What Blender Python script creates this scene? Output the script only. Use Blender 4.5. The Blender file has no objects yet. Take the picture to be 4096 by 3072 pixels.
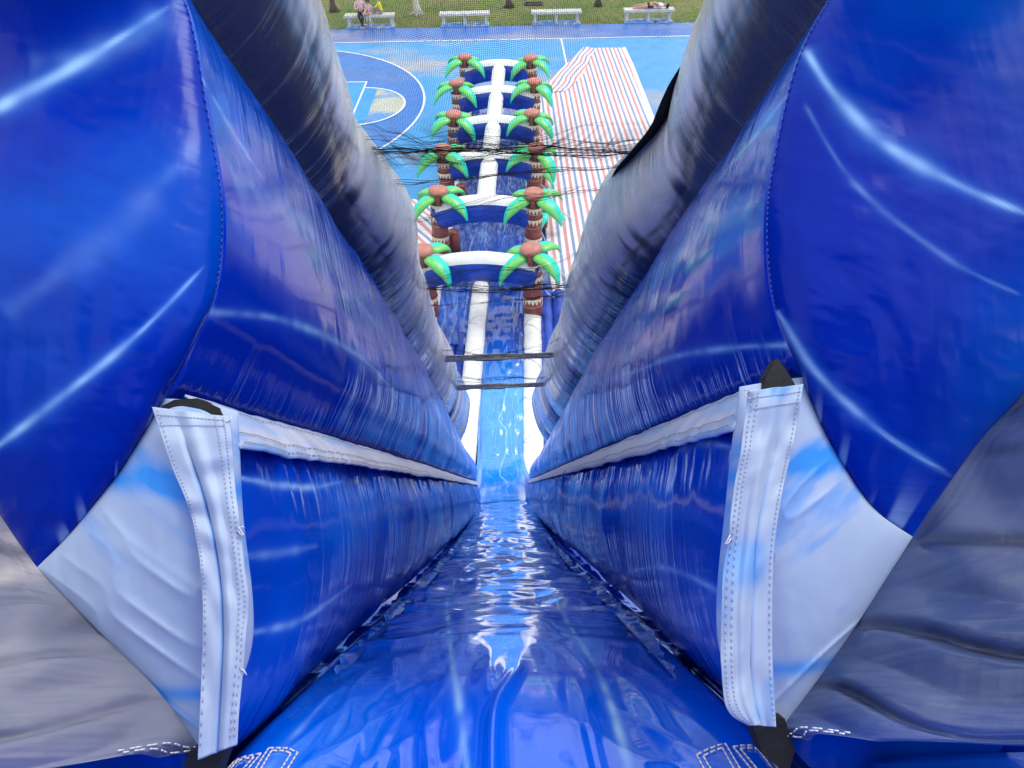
import bpy, math, random
import numpy as np
from mathutils import Matrix, Vector

random.seed(7)
RNG = np.random.default_rng(7)
scene = bpy.context.scene
COL = scene.collection

# ------------------------------------------------------------------ camera
F_PX, PITCH, YAW, ROLL, CAM_H = 2466.0, 0.790, -0.0026, -0.0207, 9.04
cam_data = bpy.data.cameras.new('camera')
cam = bpy.data.objects.new('camera', cam_data)
COL.objects.link(cam)
cam_data.sensor_fit = 'HORIZONTAL'
cam_data.sensor_width = 36.0
cam_data.lens = 36.0 * F_PX / 4096.0
cam_data.clip_start = 0.02
cam_data.clip_end = 2000
_F = np.array([math.sin(YAW) * math.cos(PITCH), math.cos(YAW) * math.cos(PITCH), -math.sin(PITCH)])
_R = np.array([math.cos(YAW), -math.sin(YAW), 0.0])
_U = np.cross(_R, _F)
_R2 = _R * math.cos(ROLL) + _U * math.sin(ROLL)
_U2 = -_R * math.sin(ROLL) + _U * math.cos(ROLL)
cam.matrix_world = Matrix(((_R2[0], _U2[0], -_F[0], 0), (_R2[1], _U2[1], -_F[1], 0),
                           (_R2[2], _U2[2], -_F[2], CAM_H), (0, 0, 0, 1)))
scene.camera = cam

# ------------------------------------------------------------------ world, sun, exposure
SUN_EL, SUN_AZ = 58.0, 50.0     # degrees; azimuth from +Y towards +X
world = bpy.data.worlds.new('World')
scene.world = world
world.use_nodes = True
wn, wl = world.node_tree.nodes, world.node_tree.links
wn.clear()
w_out = wn.new('ShaderNodeOutputWorld')
w_bg = wn.new('ShaderNodeBackground')
w_bg.inputs['Strength'].default_value = 0.15
w_sky = wn.new('ShaderNodeTexSky')
w_sky.sky_type = 'NISHITA'
w_sky.sun_disc = False
w_sky.sun_elevation = math.radians(SUN_EL)
w_sky.sun_rotation = math.radians(SUN_AZ)
w_sky.dust_density = 3.0
w_tc = wn.new('ShaderNodeTexCoord')
w_no = wn.new('ShaderNodeTexNoise')
w_no.inputs['Scale'].default_value = 2.2
w_no.inputs['Detail'].default_value = 5.0
w_rp = wn.new('ShaderNodeValToRGB')
w_rp.color_ramp.elements[0].position = 0.30
w_rp.color_ramp.elements[0].color = (0.55, 0.55, 0.55, 1)
w_rp.color_ramp.elements[1].position = 0.62
w_rp.color_ramp.elements[1].color = (0.97, 0.97, 0.97, 1)
w_mx = wn.new('ShaderNodeMixRGB')
w_mx.inputs['Color2'].default_value = (8.2, 8.6, 8.8, 1)     # bright overcast cloud
wl.new(w_tc.outputs['Generated'], w_no.inputs['Vector'])
wl.new(w_no.outputs['Fac'], w_rp.inputs['Fac'])
wl.new(w_rp.outputs['Color'], w_mx.inputs['Fac'])
wl.new(w_sky.outputs['Color'], w_mx.inputs['Color1'])
wl.new(w_mx.outputs['Color'], w_bg.inputs['Color'])
wl.new(w_bg.outputs['Background'], w_out.inputs['Surface'])

sun_data = bpy.data.lights.new('sun', 'SUN')
sun_data.energy = 1.4
sun_data.angle = math.radians(20)
sun_data.color = (1.0, 0.96, 0.90)
sun = bpy.data.objects.new('sun', sun_data)
COL.objects.link(sun)
_sd = Vector((math.sin(math.radians(SUN_AZ)) * math.cos(math.radians(SUN_EL)),
              math.cos(math.radians(SUN_AZ)) * math.cos(math.radians(SUN_EL)), math.sin(math.radians(SUN_EL))))
sun.rotation_euler = _sd.to_track_quat('Z', 'Y').to_euler()
sun.location = (0, 0, 30)

scene.view_settings.view_transform = 'Standard'
scene.view_settings.look = 'None'
scene.view_settings.gamma = 1.0
scene.view_settings.use_curve_mapping = False
scene.view_settings.exposure = 0.50
scene.cycles.use_denoising = True
scene.cycles.max_bounces = 7
scene.cycles.glossy_bounces = 3
scene.cycles.transparent_max_bounces = 16

# ------------------------------------------------------------------ noise (numpy)
_TAB = RNG.random((64, 256, 256)).astype(np.float32) * 2 - 1

def vnoise(x, y, seed=0):
    x, y = np.broadcast_arrays(np.asarray(x, float), np.asarray(y, float))
    xi, yi = np.floor(x).astype(int), np.floor(y).astype(int)
    fx, fy = x - xi, y - yi
    fx = fx * fx * (3 - 2 * fx)
    fy = fy * fy * (3 - 2 * fy)
    t = _TAB[seed % 64]
    a, b = t[xi & 255, yi & 255], t[(xi + 1) & 255, yi & 255]
    c, d = t[xi & 255, (yi + 1) & 255], t[(xi + 1) & 255, (yi + 1) & 255]
    return (a * (1 - fx) + b * fx) * (1 - fy) + (c * (1 - fx) + d * fx) * fy

def fbm(x, y, seed=0, octaves=4):
    r, a = 0, 1.0
    for k in range(octaves):
        r = r + a * vnoise(x * 2 ** k + 17.3 * k, y * 2 ** k + 5.1 * k, seed + k)
        a *= 0.5
    return r / 1.9

def smooth(e0, e1, x):
    t = np.clip((np.asarray(x, float) - e0) / (e1 - e0), 0, 1)
    return t * t * (3 - 2 * t)

def seg_dist(px, py, poly):
    """distance of points to a polyline, and the parameter 0..1 along it"""
    best = np.full(np.shape(px), 1e9)
    par = np.zeros(np.shape(px))
    n = len(poly) - 1
    for i in range(n):
        (ax, ay), (bx, by) = poly[i], poly[i + 1]
        dx, dy = bx - ax, by - ay
        t = np.clip(((px - ax) * dx + (py - ay) * dy) / (dx * dx + dy * dy + 1e-12), 0, 1)
        d = np.hypot(px - ax - t * dx, py - ay - t * dy)
        m = d < best
        best = np.where(m, d, best)
        par = np.where(m, (i + t) / n, par)
    return best, par

def spline(pts, n, closed=False):
    """Catmull-Rom through points, n samples"""
    P = np.array(pts, float)
    m = len(P)
    if closed:
        t = np.linspace(0, m, n)
        idx = lambda k: P[k % m]
    else:
        t = np.linspace(0, m - 1, n)
        idx = lambda k: P[np.clip(k, 0, m - 1)]
    i = np.floor(t).astype(int)
    if not closed:
        i = np.minimum(i, m - 2)
    f = (t - i)[:, None]
    p0, p1, p2, p3 = idx(i - 1), idx(i), idx(i + 1), idx(i + 2)
    return 0.5 * ((2 * p1) + (-p0 + p2) * f + (2 * p0 - 5 * p1 + 4 * p2 - p3) * f ** 2 + (-p0 + 3 * p1 - 3 * p2 + p3) * f ** 3)

# ------------------------------------------------------------------ object helpers
def tag(o, label=None, cat=None, group=None, kind=None):
    if label: o['label'] = label
    if cat: o['category'] = cat
    if group: o['group'] = group
    if kind: o['kind'] = kind
    return o

def empty(name, loc=(0, 0, 0), rz=0.0):
    o = bpy.data.objects.new(name, None)
    o.empty_display_size = 0.2
    COL.objects.link(o)
    o.location = loc
    o.rotation_euler = (0, 0, rz)
    return o

def link(name, me, mat=None, parent=None):
    o = bpy.data.objects.new(name, me)
    COL.objects.link(o)
    if mat is not None:
        me.materials.append(mat)
    if parent is not None:
        o.parent = parent
    return o

def copy_tree(o, parent=None):
    c = o.copy()
    COL.objects.link(c)
    c.parent = parent
    for ch in list(o.children):
        copy_tree(ch, c)
    return c

def grid_mesh(name, P, suv=None, col=None, attrs=None, flip=False):
    ni, nj = P.shape[:2]
    me = bpy.data.meshes.new(name)
    nv = ni * nj
    idx = np.arange(nv).reshape(ni, nj)
    q = np.stack([idx[:-1, :-1], idx[:-1, 1:], idx[1:, 1:], idx[1:, :-1]], -1).reshape(-1, 4)
    if flip:
        q = q[:, ::-1]
    nf = len(q)
    me.vertices.add(nv)
    me.vertices.foreach_set('co', np.ascontiguousarray(P.reshape(-1), dtype=np.float32))
    me.loops.add(nf * 4)
    me.loops.foreach_set('vertex_index', np.ascontiguousarray(q.reshape(-1), dtype=np.int32))
    me.polygons.add(nf)
    me.polygons.foreach_set('loop_start', np.arange(0, nf * 4, 4, dtype=np.int32))
    me.update(calc_edges=True)
    me.polygons.foreach_set('use_smooth', np.ones(nf, dtype=bool))
    if suv is not None:
        a = me.attributes.new('suv', 'FLOAT_VECTOR', 'POINT')
        v = np.zeros((nv, 3), np.float32)
        v[:, :2] = suv.reshape(-1, 2)
        a.data.foreach_set('vector', v.reshape(-1))
    if col is not None:
        a = me.attributes.new('Col', 'FLOAT_COLOR', 'POINT')
        v = np.ones((nv, 4), np.float32)
        v[:, :3] = col.reshape(-1, 3)
        a.data.foreach_set('color', v.reshape(-1))
    for k, arr in (attrs or {}).items():
        a = me.attributes.new(k, 'FLOAT', 'POINT')
        a.data.foreach_set('value', np.ascontiguousarray(np.broadcast_to(arr, (ni, nj)).reshape(-1), dtype=np.float32))
    return me

class MB:
    """collects boxes, tubes and prisms into one mesh"""
    def __init__(self):
        self.v, self.f, self.sm = [], [], []
    def add(self, verts, faces, sm=False):
        b = len(self.v)
        self.v += [tuple(map(float, p)) for p in verts]
        self.f += [tuple(b + i for i in f) for f in faces]
        self.sm += [sm] * len(faces)
        return self
    def box(self, c, size, rz=0.0, bev=0.0):
        cx, cy, cz = c
        hx, hy, hz = size[0] / 2, size[1] / 2, size[2] / 2
        co, si = math.cos(rz), math.sin(rz)
        v = []
        if bev <= 0:
            ring = [(-hx, -hy), (hx, -hy), (hx, hy), (-hx, hy)]
            lev = [(-hz, 0), (hz, 0)]
        else:
            ring = [(-hx + bev, -hy), (hx - bev, -hy), (hx, -hy + bev), (hx, hy - bev), (hx - bev, hy), (-hx + bev, hy), (-hx, hy - bev), (-hx, -hy + bev)]
            lev = [(-hz, bev), (-hz + bev, 0), (hz - bev, 0), (hz, bev)]
        n = len(ring)
        for z, ins in lev:
            for x, y in ring:
                x2 = x - math.copysign(min(ins, abs(x)), x) if ins else x
                y2 = y - math.copysign(min(ins, abs(y)), y) if ins else y
                v.append((cx + x2 * co - y2 * si, cy + x2 * si + y2 * co, cz + z))
        f = [tuple(reversed(range(n))), tuple(range((len(lev) - 1) * n, len(lev) * n))]
        for l in range(len(lev) - 1):
            for i in range(n):
                j = (i + 1) % n
                f.append((l * n + i, l * n + j, (l + 1) * n + j, (l + 1) * n + i))
        return self.add(v, f)
    def tube(self, pts, radii, seg=12, cap=True, squash=1.0):
        pts = [Vector(p) for p in pts]
        if not hasattr(radii, '__len__'):
            radii = [radii] * len(pts)
        v, f = [], []
        up = Vector((0, 0, 1))
        for i, p in enumerate(pts):
            t = (pts[min(i + 1, len(pts) - 1)] - pts[max(i - 1, 0)]).normalized()
            a = t.cross(up)
            if a.length < 1e-4:
                a = Vector((1, 0, 0))
            a.normalize()
            b = a.cross(t).normalized()
            for k in range(seg):
                an = 2 * math.pi * k / seg
                v.append(p + a * (math.cos(an) * radii[i]) + b * (math.sin(an) * radii[i] * squash))
        for i in range(len(pts) - 1):
            for k in range(seg):
                k2 = (k + 1) % seg
                f.append((i * seg + k, i * seg + k2, (i + 1) * seg + k2, (i + 1) * seg + k))
        if cap:
            f.append(tuple(reversed(range(seg))))
            f.append(tuple(range((len(pts) - 1) * seg, len(pts) * seg)))
        return self.add(v, f, True)
    def lathe(self, prof, seg=24, c=(0, 0)):
        """prof: list of (r, z)"""
        v, f = [], []
        for r, z in prof:
            for k in range(seg):
                a = 2 * math.pi * k / seg
                v.append((c[0] + r * math.cos(a), c[1] + r * math.sin(a), z))
        for i in range(len(prof) - 1):
            for k in range(seg):
                k2 = (k + 1) % seg
                f.append((i * seg + k, i * seg + k2, (i + 1) * seg + k2, (i + 1) * seg + k))
        f.append(tuple(reversed(range(seg))))
        f.append(tuple(range((len(prof) - 1) * seg, len(prof) * seg)))
        return self.add(v, f, True)
    def build(self, name, mat=None, parent=None):
        me = bpy.data.meshes.new(name)
        me.from_pydata(self.v, [], self.f)
        me.polygons.foreach_set('use_smooth', np.array(self.sm, dtype=bool))
        me.update()
        return link(name, me, mat, parent)

# ------------------------------------------------------------------ materials
def new_mat(name):
    m = bpy.data.materials.new(name)
    m.use_nodes = True
    nt = m.node_tree
    return m, nt.nodes, nt.links, nt.nodes['Principled BSDF']

def attr_node(nodes, name):
    a = nodes.new('ShaderNodeAttribute')
    a.attribute_name = name
    return a

def noise_at(nodes, links, vec, scale3, scale=1.0, detail=3.0, rough=0.5):
    mp = nodes.new('ShaderNodeMapping')
    mp.inputs['Scale'].default_value = scale3
    links.new(vec, mp.inputs['Vector'])
    no = nodes.new('ShaderNodeTexNoise')
    no.inputs['Scale'].default_value = scale
    no.inputs['Detail'].default_value = detail
    no.inputs['Roughness'].default_value = rough
    links.new(mp.outputs['Vector'], no.inputs['Vector'])
    return no.outputs['Fac']

def math_node(nodes, links, op, a, b=None, clamp=False):
    m = nodes.new('ShaderNodeMath')
    m.operation = op
    m.use_clamp = clamp
    for i, s in enumerate((a, b)):
        if s is None: continue
        if isinstance(s, (int, float)): m.inputs[i].default_value = s
        else: links.new(s, m.inputs[i])
    return m.outputs[0]

def vinyl(name, rough=0.12, trans=(1.5, 105.0), long=(24.0, 2.0), dist=0.006, coat=0.3, ior=1.5, weave=0.0, spec=0.5):
    """printed PVC sheet: colour from the print attribute, fine gathers from the cloth's own coordinates.
    'wr' weighs gathers across the tube, 'lf' folds along it."""
    m, N, L, b = new_mat(name)
    suv = attr_node(N, 'suv').outputs['Vector']
    wr = attr_node(N, 'wr').outputs['Fac']
    lf = attr_node(N, 'lf').outputs['Fac']
    col = attr_node(N, 'Col').outputs['Color']
    sk = N.new('ShaderNodeMapping')          # gathers run slightly askew to the seam
    sk.inputs['Rotation'].default_value = (0, 0, 0.10)
    L.new(suv, sk.inputs['Vector'])
    n1 = noise_at(N, L, sk.outputs['Vector'], (trans[0], trans[1], 1), 1.0, 2.0, 0.55)
    n2 = noise_at(N, L, sk.outputs['Vector'], (trans[0] * 0.7, trans[1] * 0.38, 1), 1.0, 1.0, 0.5)
    nm = noise_at(N, L, suv, (4.0, 1.7, 1), 1.0, 1.0, 0.5)
    gm = N.new('ShaderNodeMapRange'); gm.inputs['From Min'].default_value = 0.32; gm.inputs['From Max'].default_value = 0.62
    gm.inputs['To Min'].default_value = 0.25; gm.inputs['To Max'].default_value = 1.15
    L.new(nm, gm.inputs['Value'])
    n3 = noise_at(N, L, suv, (long[0], long[1], 1), 1.0, 2.0, 0.5)
    n4 = noise_at(N, L, suv, (5.0, 5.0, 1), 1.0, 2.0, 0.5)
    h = math_node(N, L, 'ADD', math_node(N, L, 'MULTIPLY', n1, 0.45), n2)
    h = math_node(N, L, 'MULTIPLY', math_node(N, L, 'MULTIPLY', h, wr), gm.outputs[0])
    h = math_node(N, L, 'ADD', h, math_node(N, L, 'MULTIPLY', n3, lf))
    h = math_node(N, L, 'ADD', h, math_node(N, L, 'MULTIPLY', n4, 0.5))
    bp = N.new('ShaderNodeBump')
    bp.inputs['Strength'].default_value = 1.0
    bp.inputs['Distance'].default_value = dist
    L.new(h, bp.inputs['Height'])
    L.new(bp.outputs['Normal'], b.inputs['Normal'])
    mm = N.new('ShaderNodeMixRGB'); mm.blend_type = 'MULTIPLY'; mm.inputs['Fac'].default_value = 1.0
    v = noise_at(N, L, suv, (3.0, 3.0, 1), 1.0, 5.0, 0.6)
    rp = N.new('ShaderNodeMapRange')
    rp.inputs['To Min'].default_value = 0.8; rp.inputs['To Max'].default_value = 1.2
    L.new(v, rp.inputs['Value'])
    L.new(col, mm.inputs['Color1']); L.new(rp.outputs[0], mm.inputs['Color2'])
    L.new(mm.outputs['Color'], b.inputs['Base Color'])
    b.inputs['Specular IOR Level'].default_value = spec
    rr = N.new('ShaderNodeMapRange')
    rr.inputs['To Min'].default_value = rough * 0.7; rr.inputs['To Max'].default_value = rough * 1.5
    L.new(v, rr.inputs['Value']); L.new(rr.outputs[0], b.inputs['Roughness'])
    b.inputs['IOR'].default_value = ior
    b.inputs['Coat Weight'].default_value = coat
    b.inputs['Coat Roughness'].default_value = 0.06
    return m

def plain(name, color, rough=0.5, var=0.15, nscale=6.0, bump=0.0, bscale=40.0, spec=0.5, color2=None, lo=0.35, hi=0.65, detail=4.0):
    m, N, L, b = new_mat(name)
    tc = N.new('ShaderNodeTexCoord')
    no = N.new('ShaderNodeTexNoise')
    no.inputs['Scale'].default_value = nscale; no.inputs['Detail'].default_value = detail
    L.new(tc.outputs['Object'], no.inputs['Vector'])
    rp = N.new('ShaderNodeValToRGB')
    c2 = color2 or tuple(min(1, c * (1 + var)) for c in color)
    c1 = color if color2 else tuple(c * (1 - var) for c in color)
    rp.color_ramp.elements[0].position = lo; rp.color_ramp.elements[0].color = (*c1, 1)
    rp.color_ramp.elements[1].position = hi; rp.color_ramp.elements[1].color = (*c2, 1)
    L.new(no.outputs['Fac'], rp.inputs['Fac'])
    L.new(rp.outputs['Color'], b.inputs['Base Color'])
    b.inputs['Roughness'].default_value = rough
    b.inputs['Specular IOR Level'].default_value = spec
    if bump > 0:
        n2 = N.new('ShaderNodeTexNoise'); n2.inputs['Scale'].default_value = bscale; n2.inputs['Detail'].default_value = 4
        L.new(tc.outputs['Object'], n2.inputs['Vector'])
        bp = N.new('ShaderNodeBump'); bp.inputs['Distance'].default_value = bump
        L.new(n2.outputs['Fac'], bp.inputs['Height']); L.new(bp.outputs['Normal'], b.inputs['Normal'])
    return m

M = {}
M['vinyl'] = vinyl('blue_print_vinyl', rough=0.10, dist=0.010, coat=0.0, spec=0.36)
M['end'] = vinyl('blue_print_vinyl_matt', rough=0.20, coat=0.0, spec=0.09, dist=0.008)
M['bed'] = vinyl('wet_blue_vinyl', rough=0.07, trans=(8.0, 62.0), long=(12.0, 1.3), dist=0.012, coat=1.0, ior=1.6)
M['rock'] = vinyl('grey_rock_print_vinyl', rough=0.24, trans=(2.2, 70.0), dist=0.016)
M['cloth'] = vinyl('printed_cloth', rough=0.55, trans=(9.0, 14.0), long=(16.0, 5.0), dist=0.004, coat=0.0, spec=0.3)
M['white'] = plain('white_vinyl', (0.80, 0.80, 0.80), 0.35, 0.05, 3.0, 0.004, 9.0)
M['blue_tube'] = plain('royal_blue_vinyl', (0.012, 0.055, 0.40), 0.25, 0.3, 3.0, 0.006, 7.0)
M['thread'] = plain('white_thread', (0.75, 0.72, 0.72), 0.8, 0.1)
M['thread_grey'] = plain('grey_thread', (0.42, 0.38, 0.36), 0.8, 0.1)
M['thread_blue'] = plain('pale_blue_thread', (0.40, 0.44, 0.55), 0.8, 0.1)
M['black'] = plain('black_webbing', (0.002, 0.002, 0.003), 0.7, 0.4, 30.0, 0.002, 60.0)
M['trunk'] = plain('brown_palm_vinyl', (0.25, 0.062, 0.042), 0.4, 0.25, 5.0)
M['cap'] = plain('pink_brown_vinyl', (0.50, 0.19, 0.15), 0.45, 0.12, 9.0)
M['cream'] = plain('cream_vinyl', (0.85, 0.72, 0.50), 0.45, 0.08, 9.0)
M['bench'] = plain('weathered_white_concrete', (0.62, 0.60, 0.58), 0.8, 0.12, 5.0, 0.003, 40.0)
M['slab'] = plain('blue_painted_slab', (0.08, 0.25, 0.62), 0.7, 0.1, 3.0, 0.002, 40.0, color2=(0.50, 0.52, 0.56), lo=0.50, hi=0.66)
M['line'] = plain('court_line_paint', (0.78, 0.80, 0.82), 0.6, 0.06, 4.0)
M['skin'] = plain('skin', (0.55, 0.30, 0.22), 0.6, 0.05)
M['hair'] = plain('black_hair', (0.010, 0.009, 0.009), 0.5, 0.3, 40.0)
M['pink'] = plain('pale_pink_cloth', (0.78, 0.50, 0.50), 0.8, 0.2, 25.0)
M['yellow'] = plain('yellow_cloth', (0.80, 0.72, 0.03), 0.8, 0.08, 9.0)
M['dark_cloth'] = plain('dark_cloth', (0.015, 0.016, 0.022), 0.8, 0.3, 12.0)
M['white_cloth'] = plain('white_cloth', (0.75, 0.72, 0.72), 0.8, 0.06, 9.0)
M['grey_cloth'] = plain('patterned_grey_cloth', (0.12, 0.12, 0.13), 0.8, 0.1, 40.0, color2=(0.45, 0.45, 0.46))
M['bark'] = plain('grey_brown_bark', (0.10, 0.075, 0.055), 0.9, 0.3, 9.0, 0.02, 20.0)
M['bark_white'] = plain('whitewashed_bark', (0.62, 0.58, 0.54), 0.9, 0.15, 9.0, 0.02, 20.0)
M['leaf'] = plain('tree_leaf', (0.045, 0.085, 0.025), 0.6, 0.4, 2.0)
M['grate'] = plain('rusty_iron', (0.07, 0.05, 0.045), 0.8, 0.3, 20.0)
M['rope'] = plain('white_rope', (0.70, 0.70, 0.72), 0.8, 0.1)
M['path'] = plain('grey_paving', (0.36, 0.35, 0.36), 0.8, 0.1, 2.0)

def court_mat(name, c, wear, lo, hi, scale, rough=0.38):
    m, N, L, b = new_mat(name)
    tc = N.new('ShaderNodeTexCoord')
    mp = N.new('ShaderNodeMapping'); mp.inputs['Scale'].default_value = (0.45, 1.0, 1.0)
    L.new(tc.outputs['Object'], mp.inputs['Vector'])
    n1 = N.new('ShaderNodeTexNoise'); n1.inputs['Scale'].default_value = scale; n1.inputs['Detail'].default_value = 5; n1.inputs['Roughness'].default_value = 0.6
    L.new(mp.outputs['Vector'], n1.inputs['Vector'])
    n2 = N.new('ShaderNodeTexNoise'); n2.inputs['Scale'].default_value = 1.6; n2.inputs['Detail'].default_value = 6
    L.new(tc.outputs['Object'], n2.inputs['Vector'])
    rp = N.new('ShaderNodeMapRange'); rp.inputs['From Min'].default_value = lo; rp.inputs['From Max'].default_value = hi
    L.new(n1.outputs['Fac'], rp.inputs['Value'])
    mx = N.new('ShaderNodeMixRGB'); mx.inputs['Color1'].default_value = (*c, 1); mx.inputs['Color2'].default_value = (*wear, 1)
    L.new(rp.outputs[0], mx.inputs['Fac'])
    mv = N.new('ShaderNodeMapRange'); mv.inputs['To Min'].default_value = 0.75; mv.inputs['To Max'].default_value = 1.25
    L.new(n2.outputs['Fac'], mv.inputs['Value'])
    mm = N.new('ShaderNodeMixRGB'); mm.blend_type = 'MULTIPLY'; mm.inputs['Fac'].default_value = 1
    L.new(mx.outputs['Color'], mm.inputs['Color1']); L.new(mv.outputs[0], mm.inputs['Color2'])
    L.new(mm.outputs['Color'], b.inputs['Base Color'])
    rr = N.new('ShaderNodeMapRange'); rr.inputs['To Min'].default_value = rough * 0.6; rr.inputs['To Max'].default_value = rough * 1.4
    L.new(n1.outputs['Fac'], rr.inputs['Value']); L.new(rr.outputs[0], b.inputs['Roughness'])
    return m
M['court_out'] = court_mat('court_deep_blue', (0.03, 0.14, 0.50), (0.36, 0.33, 0.38), 0.50, 0.68, 0.30)
M['court_mid'] = court_mat('court_azure', (0.03, 0.29, 0.66), (0.36, 0.36, 0.40), 0.53, 0.68, 0.24)
M['court_arc'] = court_mat('court_royal', (0.015, 0.16, 0.54), (0.10, 0.19, 0.45), 0.5, 0.75, 0.5)
M['court_key'] = court_mat('court_bright_azure', (0.008, 0.30, 0.75), (0.03, 0.28, 0.68), 0.5, 0.75, 0.5)
M['court_worn'] = court_mat('court_worn_key', (0.06, 0.26, 0.62), (0.45, 0.47, 0.40), 0.40, 0.52, 0.9)

# grass: green to dry brown
def grass_mat():
    m, N, L, b = new_mat('lawn')
    tc = N.new('ShaderNodeTexCoord')
    n1 = N.new('ShaderNodeTexNoise'); n1.inputs['Scale'].default_value = 0.35; n1.inputs['Detail'].default_value = 6
    n2 = N.new('ShaderNodeTexNoise'); n2.inputs['Scale'].default_value = 14; n2.inputs['Detail'].default_value = 4
    L.new(tc.outputs['Object'], n1.inputs['Vector']); L.new(tc.outputs['Object'], n2.inputs['Vector'])
    rp = N.new('ShaderNodeValToRGB')
    rp.color_ramp.elements[0].position = 0.35; rp.color_ramp.elements[0].color = (0.12, 0.19, 0.05, 1)
    rp.color_ramp.elements[1].position = 0.62; rp.color_ramp.elements[1].color = (0.20, 0.21, 0.085, 1)
    L.new(n1.outputs['Fac'], rp.inputs['Fac'])
    mv = N.new('ShaderNodeMapRange'); mv.inputs['To Min'].default_value = 0.5; mv.inputs['To Max'].default_value = 1.5
    L.new(n2.outputs['Fac'], mv.inputs['Value'])
    mm = N.new('ShaderNodeMixRGB'); mm.blend_type = 'MULTIPLY'; mm.inputs['Fac'].default_value = 1
    L.new(rp.outputs['Color'], mm.inputs['Color1']); L.new(mv.outputs[0], mm.inputs['Color2'])
    L.new(mm.outputs['Color'], b.inputs['Base Color'])
    b.inputs['Roughness'].default_value = 0.9; b.inputs['Specular IOR Level'].default_value = 0.1
    return m
M['grass'] = grass_mat()

def net_mat():
    m, N, L, b = new_mat('black_knotted_net')
    suv = attr_node(N, 'suv').outputs['Vector']
    sp = N.new('ShaderNodeSeparateXYZ'); L.new(suv, sp.inputs[0])
    wob = N.new('ShaderNodeTexNoise'); wob.inputs['Scale'].default_value = 5.0; wob.inputs['Detail'].default_value = 2
    L.new(suv, wob.inputs['Vector'])
    def wire(o, k, th):
        a = math_node(N, L, 'MULTIPLY', o, k)
        a = math_node(N, L, 'ADD', a, math_node(N, L, 'MULTIPLY', wob.outputs['Fac'], 9.0))
        a = math_node(N, L, 'FRACT', a)
        return math_node(N, L, 'LESS_THAN', a, th)
    g = math_node(N, L, 'MAXIMUM', wire(sp.outputs[0], 200.0, 0.16), wire(sp.outputs[1], 200.0, 0.16))
    dens = attr_node(N, 'dens').outputs['Fac']
    wn_ = N.new('ShaderNodeTexWhiteNoise'); wn_.noise_dimensions = '2D'
    mp = N.new('ShaderNodeMapping'); mp.inputs['Scale'].default_value = (900, 900, 1); L.new(suv, mp.inputs['Vector'])
    L.new(mp.outputs['Vector'], wn_.inputs['Vector'])
    g = math_node(N, L, 'MAXIMUM', g, math_node(N, L, 'LESS_THAN', wn_.outputs['Value'], dens))
    tr = N.new('ShaderNodeBsdfTransparent')
    ms = N.new('ShaderNodeMixShader')
    b.inputs['Base Color'].default_value = (0.05, 0.05, 0.055, 1)
    b.inputs['Roughness'].default_value = 0.7
    L.new(g, ms.inputs['Fac']); L.new(tr.outputs[0], ms.inputs[1]); L.new(b.outputs[0], ms.inputs[2])
    out = [n for n in N if n.type == 'OUTPUT_MATERIAL'][0]
    L.new(ms.outputs[0], out.inputs['Surface'])
    return m
M['net'] = net_mat()

# ================================================================== SETTING
def sheet(name, x0, x1, y0, y1, z, mat, parent=None, nx=1, ny=1):
    X, Y = np.meshgrid(np.linspace(x0, x1, nx + 1), np.linspace(y0, y1, ny + 1))
    P = np.stack([X, Y, np.full_like(X, z)], -1)
    return link(name, grid_mesh(name, P), mat, parent)

def poly_sheet(name, pts, z, mat, parent=None):
    me = bpy.data.meshes.new(name)
    me.from_pydata([(x, y, z) for x, y in pts], [], [tuple(range(len(pts)))])
    me.update()
    return link(name, me, mat, parent)

MID_Y, SIDE_Y, HALF_X, BASE_X = 23.84, 31.34, 2.51, -11.49
ground = tag(sheet('ground', -400, 400, -300, 700, -0.06, M['grass']), kind='structure')
court = tag(sheet('court_runoff', -22, 34, 10, 33.45, 0.0, M['court_out']), kind='structure')
tag(sheet('court_floor', BASE_X, BASE_X + 28, SIDE_Y - 15, SIDE_Y, 0.004, M['court_mid']), kind='structure')
tag(sheet('plaza', -40, 40, -60, 10, -0.02, M['court_out']), kind='structure')
RIM = (BASE_X + 1.575, MID_Y)
arc_pts = [(BASE_X, MID_Y - 6.6)]
a0 = math.asin(6.6 / 6.75)
for k in range(49):
    a = -a0 + 2 * a0 * k / 48
    arc_pts.append((RIM[0] + 6.75 * math.cos(a), RIM[1] + 6.75 * math.sin(a)))
arc_pts.append((BASE_X, MID_Y + 6.6))
tag(poly_sheet('three_point_area', arc_pts, 0.008, M['court_arc']), kind='structure')
tag(sheet('key_area', BASE_X, BASE_X + 5.8, MID_Y - 2.45, MID_Y + 2.45, 0.012, M['court_key']), kind='structure')
fc = BASE_X + 5.8
semi = [(fc + 1.8 * math.cos(-math.pi / 2 + math.pi * k / 32), MID_Y + 1.8 * math.sin(-math.pi / 2 + math.pi * k / 32)) for k in range(33)]
tag(poly_sheet('free_throw_semicircle', semi, 0.012, M['court_worn']), kind='structure')
tag(poly_sheet('fresh_paint_band', [(fc, MID_Y - 1.8), (fc + 0.55, MID_Y - 1.7), (fc + 0.55, MID_Y + 1.7), (fc, MID_Y + 1.8)], 0.015, M['court_key']), kind='structure')

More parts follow.
